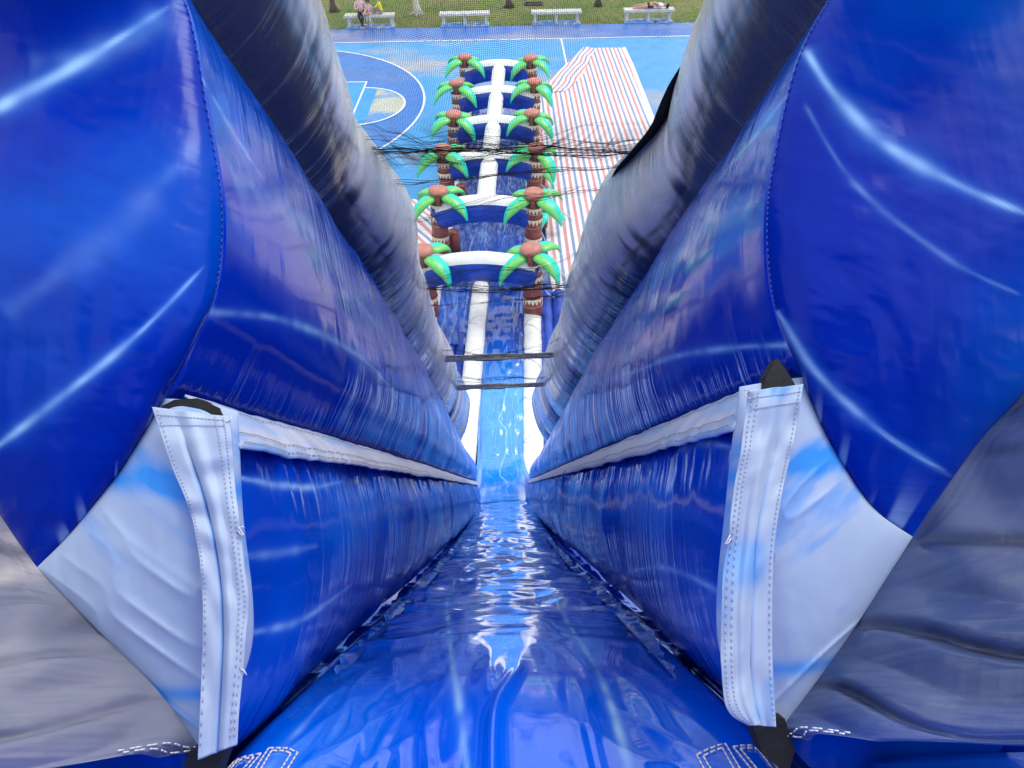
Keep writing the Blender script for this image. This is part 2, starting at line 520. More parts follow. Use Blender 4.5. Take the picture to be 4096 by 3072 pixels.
def paint_line(name, pts, w=0.08, z=0.018):
    mb = MB()
    P = [Vector((x, y, 0)) for x, y in pts]
    v = []
    for i, p in enumerate(P):
        t = (P[min(i + 1, len(P) - 1)] - P[max(0, i - 1)]).normalized()
        n = Vector((-t.y, t.x, 0)) * (w / 2)
        v += [(p.x + n.x, p.y + n.y, z), (p.x - n.x, p.y - n.y, z)]
    f = [(2 * i, 2 * i + 1, 2 * i + 3, 2 * i + 2) for i in range(len(P) - 1)]
    mb.add(v, f)
    return tag(mb.build(name, M['line']), kind='structure')
paint_line('sideline', [(BASE_X, SIDE_Y), (BASE_X + 28, SIDE_Y)])
paint_line('half_court_line', [(HALF_X, SIDE_Y - 15), (HALF_X, SIDE_Y - 0.03)], z=0.021)
paint_line('three_point_line', arc_pts)
paint_line('free_throw_line', [(fc, MID_Y - 2.45), (fc, MID_Y + 2.45)], 0.07)
paint_line('key_line', [(BASE_X, MID_Y + 2.45), (fc + 0.03, MID_Y + 2.45)], z=0.021)
paint_line('key_line', [(BASE_X, MID_Y - 2.45), (fc + 0.03, MID_Y - 2.45)], z=0.021)
paint_line('free_throw_circle', semi, z=0.024)

tag(sheet('lawn', -60, 60, 33.45, 39.0, -0.004, M['grass'], nx=4, ny=1), kind='structure')
tag(sheet('path', -60, 60, 39.0, 42.0, 0.0, M['path']), kind='structure')
mb = MB()
rr = random.Random(3)
for k in range(14000):
    x, y = rr.uniform(-13, 13), 33.47 + 5.4 * rr.random() ** 1.4
    if abs(y - 33.75) < 0.5 and any(abs(x - bx) < 1.3 for bx in (-6.6, -2.0, 2.45, 6.9)): continue
    h, a = rr.uniform(0.03, 0.075), rr.uniform(0, 6.28)
    dx, dy = 0.012 * math.cos(a), 0.012 * math.sin(a)
    mb.add([(x - dx, y - dy, -0.004), (x + dx, y + dy, -0.004), (x + rr.uniform(-.04, .04), y + rr.uniform(-.04, .04), h)], [(0, 1, 2)])
tag(mb.build('grass_blades', M['grass']), 'short rough grass of the lawn behind the benches', 'grass', kind='stuff')

# ================================================================== BENCHES, PEOPLE, TREES
def bench(x, y, label):
    b = empty('bench', (x, y, 0))
    tag(b, label, 'bench', 'white benches along the lawn')
    z = 0.53
    for k, dy in enumerate((-0.15, 0.0, 0.15)):
        MB().box((0, dy, z - 0.03), (2.42, 0.142, 0.06), bev=0.008).build('seat_plank', M['bench'], b)
    MB().box((0, -0.238, z - 0.05), (2.46, 0.03, 0.10), bev=0.006).build('front_rail', M['bench'], b)
    MB().box((0, 0.238, z - 0.03), (2.42, 0.03, 0.06), bev=0.006).build('back_rail', M['bench'], b)
    for dx in (-1.03, 0.0, 1.03):
        mb = MB()
        mb.box((dx, 0.02, 0.245), (0.13, 0.34, 0.45), bev=0.012)
        mb.build('leg', M['bench'], b)
    MB().box((0, -0.08, 0.02 - 0.01), (2.36, 0.72, 0.05), bev=0.01).build('footing_slab', M['slab'], b)
    return b
BY = 33.85
bench(-6.62, BY, 'white concrete bench with three people sitting on it')
bench(-2.02, BY, 'empty white bench beside the whitewashed tree trunk')
bench(2.44, BY, 'empty white bench nearest to the drain grate')
bench(6.92, BY, 'white bench with a person lying on it')

def person(loc, rz, label, bones, joints, mats, hair):
    """one skinned body; faces take the cloth of the nearest bone"""
    names = list(joints)
    me = bpy.data.meshes.new('person')
    me.from_pydata([joints[n][0] for n in names], [(names.index(a), names.index(b)) for a, b, _ in bones], [])
    o = bpy.data.objects.new('person', me)
    COL.objects.link(o)
    sk = o.modifiers.new('skin', 'SKIN')
    sk.use_smooth_shade = True
    sv = me.skin_vertices[0].data
    for i, n in enumerate(names):
        r = joints[n][1]
        sv[i].radius = (r, r) if not hasattr(r, '__len__') else r
        sv[i].use_root = (n == 'pelvis')
    ss = o.modifiers.new('sub', 'SUBSURF'); ss.levels = 2; ss.render_levels = 2
    dg = bpy.context.evaluated_depsgraph_get()
    me2 = bpy.data.meshes.new_from_object(o.evaluated_get(dg))
    bpy.data.objects.remove(o)
    slots = []
    for _, _, mt in bones:
        if mt not in slots: slots.append(mt)
    for s in slots: me2.materials.append(M[s])
    segs = [(Vector(joints[a][0]), Vector(joints[b][0]), slots.index(mt), ) for a, b, mt in bones]
    for p in me2.polygons:
        c = p.center
        best, bi = 1e9, 0
        for a, b, s in segs:
            d = b - a
            t = max(0, min(1, (c - a).dot(d) / max(d.length_squared, 1e-9)))
            dd = (c - a - d * t).length
            if dd < best: best, bi = dd, s
        p.material_index = bi
        p.use_smooth = True
    me2.name = 'person'
    r = empty('person', loc, rz)
    tag(r, label, 'person', None)
    body = link('body', me2, None, r)
    # hair: cap over the back of the head
    hc, hr, hdir, length = hair
    rows, cols = 10, 20
    v, f = [], []
    q = Vector(hdir).to_track_quat('Z', 'Y')
    for i in range(rows):
        th = (0.02 + 0.98 * i / (rows - 1)) * math.radians(length)
        for j in range(cols):
            ph = 2 * math.pi * j / cols
            w = 1.0 + 0.05 * math.sin(5 * ph + i)
            v.append(Vector(hc) + q @ Vector((math.sin(th) * math.cos(ph), math.sin(th) * math.sin(ph), math.cos(th))) * hr * w)
    for i in range(rows - 1):
        for j in range(cols):
            f.append((i * cols + j, i * cols + (j + 1) % cols, (i + 1) * cols + (j + 1) % cols, (i + 1) * cols + j))
    MB().add(v, f, True).build('hair', M['hair'], r)
    return r

def hand(joints, bones, key, wrist, direc, side):
    """palm and five unequal fingers from the wrist"""
    w, d = Vector(wrist), Vector(direc).normalized()
    s = d.cross(Vector(side)).normalized()
    palm = w + d * 0.075
    joints[key + '_palm'] = (tuple(palm), (0.034, 0.020))
    bones.append((key, key + '_palm', 'skin'))
    for k, (off, ln) in enumerate(((-0.03, 0.06), (-0.01, 0.075), (0.01, 0.07), (0.03, 0.055))):
        t = palm + d * (0.03 + ln) + s * off - Vector(side).normalized() * 0.025
        m_ = palm + d * (0.03 + ln * 0.5) + s * off
        joints['%s_f%d' % (key, k)] = (tuple(m_), 0.009)
        joints['%s_t%d' % (key, k)] = (tuple(t), 0.008)
        bones.append((key + '_palm', '%s_f%d' % (key, k), 'skin'))
        bones.append(('%s_f%d' % (key, k), '%s_t%d' % (key, k), 'skin'))
    th = w + d * 0.05 + s * -0.055
    joints[key + '_th'] = (tuple(th), 0.010)
    bones.append((key, key + '_th', 'skin'))

def face_bumps(joints, bones, head, fwd, k=1.0):
    h, f_ = Vector(head), Vector(fwd).normalized()
    up = Vector((0, 0, 1)) if abs(f_.z) < 0.9 else Vector((1, 0, 0))
    joints['nose'] = (tuple(h + f_ * 0.115 * k - up * 0.005), 0.014 * k)
    bones.append(('head', 'nose', 'skin'))
    s = f_.cross(up).normalized()
    for n_, sg in (('ear_a', 1), ('ear_b', -1)):
        joints[n_] = (tuple(h + s * sg * 0.088 * k), 0.016 * k)
        bones.append(('head', n_, 'skin'))

def sitting(loc, rz, label, k, top, bottom, foot, lean, legs, arms, sleeves='skin', hair_len=105):
    """seated figure facing -Y; k scales; legs/arms are explicit joint offsets"""
    J, B = {}, []
    z0 = 0.53 + 0.10 * k
    def P(x, y, z): return (x * k, y * k, z0 + z * k)
    J['pelvis'] = (P(0, 0, 0), (0.165 * k, 0.125 * k))
    J['waist'] = (P(0, -0.02 + lean * 0.3, 0.18), (0.145 * k, 0.11 * k))
    J['chest'] = (P(0, lean * 0.7, 0.38), (0.165 * k, 0.12 * k))
    J['neck'] = (P(0, lean, 0.53), 0.052 * k)
    J['head'] = (P(0, lean - 0.02, 0.68), (0.085 * k, 0.10 * k))
    J['crown'] = (P(0, lean - 0.01, 0.77), (0.06 * k, 0.07 * k))
    B += [('pelvis', 'waist', top), ('waist', 'chest', top), ('chest', 'neck', top), ('neck', 'head', 'skin'), ('head', 'crown', 'skin')]
    for s, nm in ((-1, 'l'), (1, 'r')):
        hip, knee, ank, toe = legs[nm]
        J[nm + 'hip'] = (P(*hip), 0.098 * k); J[nm + 'knee'] = (P(*knee), 0.066 * k)
        J[nm + 'ank'] = (P(*ank), 0.043 * k); J[nm + 'toe'] = (P(*toe), 0.034 * k)
        B += [('pelvis', nm + 'hip', bottom), (nm + 'hip', nm + 'knee', bottom), (nm + 'knee', nm + 'ank', bottom), (nm + 'ank', nm + 'toe', foot)]
        sh, el, wr = arms[nm]
        J[nm + 'sh'] = (P(*sh), 0.062 * k); J[nm + 'el'] = (P(*el), 0.043 * k); J[nm + 'wr'] = (P(*wr), 0.030 * k)
        B += [('chest', nm + 'sh', top), (nm + 'sh', nm + 'el', sleeves if sleeves != 'skin' else top), (nm + 'el', nm + 'wr', sleeves)]
        d = Vector(J[nm + 'wr'][0]) - Vector(J[nm + 'el'][0])
        hand(J, B, nm + 'wr', J[nm + 'wr'][0], d, (0, 0, 1))
    face_bumps(J, B, J['head'][0], (0, -1, -0.1), k)
    hc = P(0, lean + 0.005, 0.70)
    return person(loc, rz, label, B, J, None, (hc, 0.128 * k, (0, 0.6, 0.8), hair_len))

# seat top is 0.53; figures sit on it with feet on the slab or ground
sitting((-7.0, BY - 0.06, 0), 0.1, 'person in pink shirt and dark trousers sitting at the bench front, ankles crossed', 1.0, 'pink', 'dark_cloth', 'skin', 0.0,
        {'l': ((-0.09, -0.03, -0.02), (-0.10, -0.44, -0.03), (0.05, -0.54, -0.50), (0.10, -0.70, -0.57)),
         'r': ((0.09, -0.03, -0.02), (0.11, -0.44, 0.00), (-0.02, -0.62, -0.46), (-0.05, -0.78, -0.53))},
        {'l': ((-0.20, 0.0, 0.44), (-0.27, -0.08, 0.17), (-0.06, -0.24, 0.22)), 'r': ((0.20, 0.0, 0.44), (0.27, -0.05, 0.16), (0.17, -0.30, 0.05))}, sleeves='pink')
sitting((-6.62, BY - 0.02, 0), -0.1, 'small child in pale pink top and light trousers sitting mid-bench', 0.68, 'pink', 'white_cloth', 'skin', 0.0,
        {'l': ((-0.09, -0.03, -0.02), (-0.10, -0.40, -0.02), (-0.10, -0.46, -0.42), (-0.10, -0.60, -0.48)),
         'r': ((0.09, -0.03, -0.02), (0.11, -0.40, -0.02), (0.11, -0.46, -0.42), (0.11, -0.60, -0.48))},
        {'l': ((-0.19, 0.0, 0.44), (-0.24, -0.05, 0.18), (-0.15, -0.25, 0.08)), 'r': ((0.19, 0.0, 0.44), (0.24, -0.05, 0.18), (0.15, -0.25, 0.08))}, hair_len=115)
sitting((-6.02, BY + 0.02, 0), -math.pi / 2 - 0.15, 'child in bright yellow T-shirt sitting sideways on the bench, arms round knees', 0.85, 'yellow', 'grey_cloth', 'skin', -0.12,
        {'l': ((-0.09, -0.03, -0.02), (-0.11, -0.36, 0.18), (-0.10, -0.42, -0.10 + 0.03), (-0.10, -0.56, -0.08)),
         'r': ((0.09, -0.03, -0.02), (0.10, -0.36, 0.19), (0.09, -0.40, -0.07), (0.09, -0.54, -0.08))},
        {'l': ((-0.18, -0.10, 0.42), (-0.24, -0.26, 0.26), (-0.10, -0.45, 0.20)), 'r': ((0.18, -0.10, 0.42), (0.24, -0.26, 0.26), (0.08, -0.46, 0.18))})

def lying(loc, rz, label):
    J, B = {}, []
    z = 0.53
    J['pelvis'] = ((0, 0, z + 0.13), (0.13, 0.15))
    J['waist'] = ((0.18, 0, z + 0.12), (0.115, 0.13))
    J['chest'] = ((0.40, 0.0, z + 0.13), (0.125, 0.16))
    J['neck'] = ((0.55, -0.01, z + 0.13), 0.052)
    J['head'] = ((0.70, -0.02, z + 0.13), (0.10, 0.088))
    J['crown'] = ((0.79, -0.02, z + 0.13), 0.06)
    B += [('pelvis', 'waist', 'white_cloth'), ('waist', 'chest', 'white_cloth'), ('chest', 'neck', 'white_cloth'), ('neck', 'head', 'skin'), ('head', 'crown', 'skin')]
    for nm, y, dz in (('l', -0.07, 0.0), ('r', 0.07, 0.05)):
        J[nm + 'hip'] = ((-0.04, y, z + 0.12 + dz), 0.095)
        J[nm + 'mid'] = ((-0.24, y - 0.02, z + 0.12 + dz), 0.085)
        J[nm + 'knee'] = ((-0.45, y - 0.04, z + 0.10 + dz), 0.062)
        J[nm + 'ank'] = ((-0.82, y + 0.02, z + 0.06 + dz), 0.042)
        J[nm + 'toe'] = ((-0.93, y - 0.05, z + 0.06 + dz), 0.034)
        B += [('pelvis', nm + 'hip', 'dark_cloth'), (nm + 'hip', nm + 'mid', 'dark_cloth'), (nm + 'mid', nm + 'knee', 'skin'), (nm + 'knee', nm + 'ank', 'skin'), (nm + 'ank', nm + 'toe', 'skin')]
    for nm, y in (('l', -0.17), ('r', 0.16)):
        J[nm + 'sh'] = ((0.46, y, z + 0.15), 0.06); J[nm + 'el'] = ((0.30, y - 0.03, z + 0.18), 0.043); J[nm + 'wr'] = ((0.12, y * 0.4, z + 0.27), 0.03)
        B += [('chest', nm + 'sh', 'white_cloth'), (nm + 'sh', nm + 'el', 'white_cloth'), (nm + 'el', nm + 'wr', 'skin')]
        hand(J, B, nm + 'wr', J[nm + 'wr'][0], Vector((-1, 0, -0.2)), (0, 0, 1))
    J['nose'] = ((0.69, -0.03, z + 0.245), 0.014); B.append(('head', 'nose', 'skin'))
    return person(loc, rz, label, B, J, None, ((0.72, -0.02, z + 0.125), 0.125, (0.8, -0.2, -0.1), 100))
lying((7.05, BY + 0.0, 0), 0.0, 'person in white shirt and black shorts lying along the bench')

def sandal(x, y, z, rz, mat, label, group):
    r = empty('sandal', (x, y, z), rz)
    tag(r, label, 'sandal', group)
    sole = [(0.035 * (1.0 + 0.25 * math.sin(a)) * math.cos(a), 0.12 * math.sin(a)) for a in [2 * math.pi * k / 16 for k in range(16)]]
    v = [(x_, y_, 0) for x_, y_ in sole] + [(x_, y_, 0.02) for x_, y_ in sole]
    f = [tuple(reversed(range(16))), tuple(range(16, 32))] + [(i, (i + 1) % 16, 16 + (i + 1) % 16, 16 + i) for i in range(16)]
    MB().add(v, f).build('sole', mat, r)
    MB().tube([(-0.036, 0.02, 0.015), (-0.025, 0.035, 0.05), (0, 0.05, 0.06), (0.025, 0.035, 0.05), (0.036, 0.02, 0.015)], 0.009, 8).build('strap', mat, r)
M['sandal_y'] = plain('yellow_rubber', (0.75, 0.55, 0.08), 0.6)
for dx, dy, a in ((0.0, 0.0, 1.2), (0.24, 0.03, 1.9)):
    sandal(-6.2 + dx, BY - 0.36 + dy, 0.036, a, M['sandal_y'], '%s of the two yellow sandals on the slab under the crowded bench' % ('left one' if dx == 0 else 'right one'), 'yellow sandals')
for dx, dy, a in ((0.0, 0.0, 0.4), (0.13, 0.03, 0.7)):
    sandal(7.22 + dx, BY - 0.36 + dy, 0.036, a, M['dark_cloth'], '%s of the two black sandals under the bench of the lying person' % ('left one' if dx == 0 else 'right one'), 'black sandals')

def tree(x, y, r, lean, mat, label, seed, h=4.2):
    rr = random.Random(seed)
    t = empty('tree', (x, y, -0.01))
    tag(t, label, 'tree', 'trees on the lawn')
    mb = MB()
    pts, rad = [], []
    for k in range(15):
        u = k / 14
        pts.append((lean[0] * u + 0.05 * math.sin(5 * u + seed), lean[1] * u, h * u))
        rad.append(r * (1.0 - 0.45 * u + 1.1 * math.exp(-u * 26)))
    mb.tube(pts, rad, 14)
    for k in range(6):      # root flare
        a = 2 * math.pi * k / 6 + rr.random()
        mb.tube([(0, 0, 0.22), (1.1 * r * math.cos(a), 1.1 * r * math.sin(a), 0.1), (2.6 * r * math.cos(a), 2.6 * r * math.sin(a), -0.02)], [r * 0.5, r * 0.4, r * 0.12], 8)
    mb.build('trunk', mat, t)
    top = Vector(pts[-1])
    mb = MB()
    ends = []
    for k in range(7):
        a = 2 * math.pi * k / 7 + rr.random() * 0.6
        e = top + Vector((math.cos(a) * rr.uniform(1.0, 1.9), math.sin(a) * rr.uniform(1.0, 1.9), rr.uniform(0.7, 2.0)))
        m_ = (top + e) / 2 + Vector((0, 0, 0.15))
        mb.tube([top - Vector((0, 0, 0.4)), m_, e], [r * 0.45, r * 0.28, r * 0.1], 7)
        ends.append(e)
    mb.build('limbs', mat, t)
    mb = MB()
    for k in range(3600):
        e = rr.choice(ends)
        d = Vector((rr.gauss(0, 1), rr.gauss(0, 1), rr.gauss(0, 0.7)))
        d = d.normalized() * (rr.random() ** 0.45) * rr.uniform(0.5, 1.05)
        p = e + d
        s = rr.uniform(0.06, 0.12)
        a = Vector((rr.gauss(0, 1), rr.gauss(0, 1), rr.gauss(0, 1))).normalized()
        b = a.orthogonal().normalized()
        mb.add([p - a * s, p + b * s * 0.4, p + a * s, p - b * s * 0.4], [(0, 1, 2, 3)])
    mb.build('crown', M['leaf'], t)
tree(-4.55, 35.75, 0.15, (-0.5, 0.1), M['bark_white'], 'tree with whitewashed trunk behind the benches', 1)
tree(0.15, 36.7, 0.13, (-0.7, 0.5), M['bark'], 'tree with dark leaning trunk behind the middle of the lawn', 2)
tree(4.80, 36.6, 0.11, (0.1, 0.1), M['bark'], 'slim straight tree right of the drain grate', 3)
tree(-8.95, 36.6, 0.13, (0.05, 0.2), M['bark'], 'dark tree at the left end of the lawn', 4)

g = empty('drain_grate', (1.45, 37.15, 0.0))
tag(g, 'dark iron drain grate set in the lawn behind the benches', 'drain grate')
MB().box((0, -0.24, 0.03), (0.95, 0.06, 0.07)).box((0, 0.24, 0.03), (0.95, 0.06, 0.07)).box((-0.45, 0, 0.03), (0.06, 0.42, 0.07)).box((0.45, 0, 0.03), (0.06, 0.42, 0.07)).build('frame', M['grate'], g)
for k in range(9):
    MB().box((-0.36 + 0.09 * k, 0, 0.025), (0.03, 0.42, 0.05)).build('bar', M['grate'], g)

# ================================================================== STRIPED TARPS
def tarp_mat():
    m, N, L, b = new_mat('striped_woven_tarp')
    suv = attr_node(N, 'suv').outputs['Vector']
    sp = N.new('ShaderNodeSeparateXYZ'); L.new(suv, sp.inputs[0])
    fr = math_node(N, L, 'FRACT', math_node(N, L, 'MULTIPLY', sp.outputs[0], 1 / 0.36))
    rp = N.new('ShaderNodeValToRGB'); rp.color_ramp.interpolation = 'CONSTANT'
    e = rp.color_ramp.elements
    e[0].position = 0.0; e[0].color = (0.66, 0.28, 0.30, 1)
    e[1].position = 0.25; e[1].color = (0.80, 0.79, 0.80, 1)
    for p, c in ((0.5, (0.24, 0.30, 0.54, 1)), (0.72, (0.80, 0.79, 0.80, 1))):
        q = e.new(p); q.color = c
    L.new(fr, rp.inputs['Fac'])
    ew = attr_node(N, 'hem').outputs['Fac']
    mx = N.new('ShaderNodeMixRGB'); mx.inputs['Color2'].default_value = (0.80, 0.79, 0.80, 1)
    L.new(ew, mx.inputs['Fac']); L.new(rp.outputs['Color'], mx.inputs['Color1'])
    no = N.new('ShaderNodeTexNoise'); no.inputs['Scale'].default_value = 60; no.inputs['Detail'].default_value = 3
    L.new(suv, no.inputs['Vector'])
    mv = N.new('ShaderNodeMapRange'); mv.inputs['To Min'].default_value = 0.8; mv.inputs['To Max'].default_value = 1.15
    L.new(no.outputs['Fac'], mv.inputs['Value'])
    mm = N.new('ShaderNodeMixRGB'); mm.blend_type = 'MULTIPLY'; mm.inputs['Fac'].default_value = 1
    L.new(mx.outputs['Color'], mm.inputs['Color1']); L.new(mv.outputs[0], mm.inputs['Color2'])
    L.new(mm.outputs['Color'], b.inputs['Base Color'])
    b.inputs['Roughness'].default_value = 0.55
    return m
M['tarp'] = tarp_mat()

def tarp_sheet(name, u, v, XY, base, amp, seed, parent=None, hem=None):
    Z = base + amp * (0.5 + 0.5 * fbm(u * 2.0, v * 0.5, seed)) + 0.4 * amp * np.abs(vnoise(u * 7, v * 0.9, seed + 3))
    P = np.stack([XY[0], XY[1], Z], -1)
    a = {'hem': hem if hem is not None else np.zeros_like(u)}
    return link(name, grid_mesh(name, P, np.stack([u, v], -1), None, a), M['tarp'], parent)

TX0, TX1, TY0, TY1 = 0.95, 5.28, 7.5, 29.8
FX, FY = 3.42, 24.3    # fold line from (FX, TY1) to (TX0.., FY)
tp = empty('tarp', (3.1, 18, 0))
tag(tp, 'long red, white and blue striped tarp spread on the court right of the palms', 'tarp')
u, v = np.meshgrid(np.linspace(0, 1, 90), np.linspace(0, 1, 160))
Y = TY0 + (TY1 - TY0) * v
lo = TX0 + np.clip((Y - FY) / (TY1 - FY), 0, 1) * (FX - TX0) * 0.98
hi = TX1 - 0.30 * (1 - v) + 0.05 * vnoise(v * 9, 0 * v, 4)
X = lo + (hi - lo) * u
t1 = tarp_sheet('main_sheet', X, Y, (X - 3.1, Y - 18), 0.022, 0.05, 11, tp, hem=(X > hi - 0.17).astype(float))
# folded-over far left corner: stripes run across the fold
dvec = np.array([FX - TX0, TY1 - FY]); dl = np.hypot(*dvec); dvec = dvec / dl
nvec = np.array([dvec[1], -dvec[0]])
a, bb = np.meshgrid(np.linspace(0, dl, 70), np.linspace(0, 1, 30))
wid = 1.05 * smooth(0, 1.2, a) * (0.55 + 0.45 * smooth(dl, dl * 0.4, a))
fx = TX0 + dvec[0] * a + nvec[0] * wid * bb
fy = FY + dvec[1] * a + nvec[1] * wid * bb
fz = 0.07 + 0.02 * np.sin(bb * math.pi) + 0.02 * vnoise(a * 3, bb * 4, 9) + 0.03 * (1 - bb)
uu = bb * wid * 1.0 + 0.08 * a + 0.06 * vnoise(a * 1.2, bb * 1.5, 12)
link('folded_corner', grid_mesh('folded_corner', np.stack([fx - 3.1, fy - 18, fz], -1), np.stack([uu, a], -1), None, {'hem': np.zeros_like(a)}, flip=True), M['tarp'], tp)

tp2 = empty('tarp', (-2.9, 15, 0))
tag(tp2, 'creased striped tarp lying behind the left palms', 'tarp')
u, v = np.meshgrid(np.linspace(-1.1, 0.95, 60), np.linspace(-4.5, 1.55, 90))
tarp_sheet('main_sheet', u * 0.8 + v * 0.5, v - u * 0.3, (u, v), 0.022, 0.16, 21, tp2)

# ================================================================== SPLASH RUN (inflatable lanes beyond the slide)
RUN_O, RUN_A = (-0.66, 10.9, 0.0), -math.radians(1.9)
run = empty('splash_run', RUN_O, RUN_A)
tag(run, 'long blue inflatable splash run with white arches and a white spine', 'splash run')
def tube_grid(path, radius, seg=28, wr=0.01, freq=9.0, seed=0, squash=1.0):
    """wrinkled inflated tube along a path; returns P, suv"""
    path = np.array(path, float)
    n = len(path)
    d = np.gradient(path, axis=0); d /= np.linalg.norm(d, axis=1)[:, None]
    L_ = np.concatenate([[0], np.cumsum(np.linalg.norm(np.diff(path, axis=0), axis=1))])
    up = np.tile([0, 0, 1.0], (n, 1))
    a = np.cross(d, up); a /= np.maximum(np.linalg.norm(a, axis=1)[:, None], 1e-6)
    b = np.cross(a, d)
    th = np.linspace(0, 2 * math.pi, seg)
    R_ = np.broadcast_to(np.asarray(radius, float).reshape(-1, 1), (n, seg))
    TH, LL = np.meshgrid(th, L_)
    R_ = R_ * (1 + wr * (vnoise(LL * freq, TH * 1.5, seed) + 0.7 * vnoise(LL * freq * 2.3, TH * 2, seed + 1)))
    P = path[:, None, :] + a[:, None, :] * (np.cos(TH) * R_)[..., None] + b[:, None, :] * (np.sin(TH) * R_ * squash)[..., None]
    return P, np.stack([TH * np.mean(radius), LL], -1)

def end_round(n, k=6, m=0.25):
    r = np.ones(n)
    for i in range(k):
        q = math.sqrt(max(0.0, 1 - (1 - i / k) ** 2)) if i else 0.03
        r[i] = min(r[i], q + 0.0); r[-1 - i] = min(r[-1 - i], q)
    return r

# pool bed: creased blue sheet
u, v = np.meshgrid(np.linspace(-1.2, 1.2, 130), np.linspace(-0.9, 12.4, 320))
ridge = 1 - np.abs(vnoise(u * 7 + 0.6 * vnoise(u, v * 0.8, 3), v * 0.45, 5))
ridge2 = 1 - np.abs(vnoise(u * 14 + 1.2 * vnoise(u * 2, v * 1.1, 6), v * 0.9, 8))
Z = 0.14 + 0.07 * ridge ** 3 + 0.035 * ridge2 ** 3 + 0.03 * fbm(u * 4, v * 3, 9)
st = np.clip(1.6 * (1 - np.abs(vnoise(u * 9 + 1.5 * vnoise(u, v * 0.6, 14), v * 0.7, 15)) * 7), 0, 1)
mixn = 0.5 + 0.5 * fbm(u * 3, v * 0.7, 16)
colr = np.array([0.006, 0.045, 0.36]) * (1 - mixn[..., None]) + np.array([0.012, 0.11, 0.56]) * mixn[..., None]
colr = colr * (1 - 0.35 * st[..., None]) + np.array([0.25, 0.5, 0.85]) * 0.35 * st[..., None]
link('pool_bed', grid_mesh('pool_bed', np.stack([u, v, Z], -1), np.stack([u, v], -1), colr, {'wr': np.full_like(u, 0.5), 'lf': np.full_like(u, 2.0)}), M['bed'], run)

def white_tube(name, path, r, parent=run, seed=0, mat='white', wr=0.02, seg=26, rounded=True, squash=1.0, freq=8.0):
    path = np.array(path, float)
    # resample evenly
    L_ = np.concatenate([[0], np.cumsum(np.linalg.norm(np.diff(path, axis=0), axis=1))])
    n = max(24, int(L_[-1] * 22))
    t = np.linspace(0, L_[-1], n)
    pp = np.stack([np.interp(t, L_, path[:, k]) for k in range(3)], -1)
    rad = np.full(n, r)
    if rounded:
        e = np.minimum(t, L_[-1] - t)
        rad = rad * np.sqrt(np.clip(1 - (1 - np.clip(e / (r * 0.9), 0.0004, 1)) ** 2, 0.0004, 1))
    P, suv = tube_grid(pp, rad, seg, wr, freq, seed, squash)
    return link(name, grid_mesh(name, P, suv), M[mat], parent)

def seam_print(name, parent, pts, r=0.006):
    return MB().tube(pts, r, 5).build(name, M['thread_grey'], parent)

dv = white_tube('divider_rail', [(-0.10, -5.2, 0.30), (-0.09, 1.15, 0.30)], 0.205, seed=2, wr=0.03)
white_tube('side_rail', [(1.12, -5.2, 0.27), (1.13, 12.4, 0.24)], 0.20, seed=3, wr=0.03)
white_tube('side_rail', [(-1.22, -5.2, 0.27), (-1.22, 12.4, 0.24)], 0.20, seed=4, wr=0.03)
for k, (xx) in enumerate((1.44, 1.74, 2.02)):
    white_tube('outer_skirt_tube', [(xx, -5.6, 0.17), (xx, 1.2 - 0.2 * k, 0.17)], 0.17, seed=5 + k, mat='blue_tube', wr=0.05, freq=12)
for k, xx in enumerate((-0.42, -0.66, -0.9)):
    white_tube('lane_ridge', [(xx, -5.6, 0.09), (xx, -0.4, 0.09)], 0.115, seed=15 + k, mat='blue_tube', wr=0.04, squash=0.7, freq=12)
# crossing seam lines on the white rails
for x0 in (-0.10, 1.12):
    for k in range(9):
        y0 = -4.6 + 0.55 * k
        pts = []
        for i in range(9):
            a = math.radians(25 + 130 * i / 8)
            rr_ = 0.207 if x0 < 0 else 0.203
            pts.append((x0 + rr_ * math.cos(a), y0 + 0.30 * i / 8 * (1 if k % 2 else -1), (0.30 if x0 < 0 else 0.27) + rr_ * math.sin(a)))
        seam_print('seam', run, pts, 0.005)

ARCH_Y = [0.0, 2.4, 4.8, 7.05, 9.35, 11.75]
for i, y in enumerate(ARCH_Y):
    n = 40
    xs = np.linspace(-1.17, 1.17, n)
    top = 1.36 + 0.20 * (1 - (xs / 1.17) ** 2)
    path = np.stack([xs, np.full(n, y), top], -1)
    ar = white_tube('arch', [tuple(p) for p in path], 0.245, seed=30 + i, mat='blue_tube', wr=0.02, rounded=False, freq=5, squash=1.36)
    # white upper shell, 3 mm proud of the blue tube
    th = np.linspace(math.radians(38), math.radians(150), 18)
    TH, XX = np.meshgrid(th, xs)
    TP = np.interp(XX, xs, top)
    rr_ = 0.262 + 0.003 * vnoise(XX * 6, TH * 2, 40 + i)
    P = np.stack([XX, y - np.cos(TH) * rr_, TP + np.sin(TH) * rr_ * 1.345], -1)
    cap = link('white_cap', grid_mesh('white_cap', P, np.stack([XX, TH], -1)), M['white'], ar)
for i in range(1, 5):
    y0, y1 = ARCH_Y[i] + 0.05, ARCH_Y[i + 1] - 0.22
    white_tube('spine_tube', [(0.0, y0, 1.66), (0.0, (y0 + y1) / 2, 1.70), (0.0, y1, 1.66)], 0.225, seed=50 + i, wr=0.015)
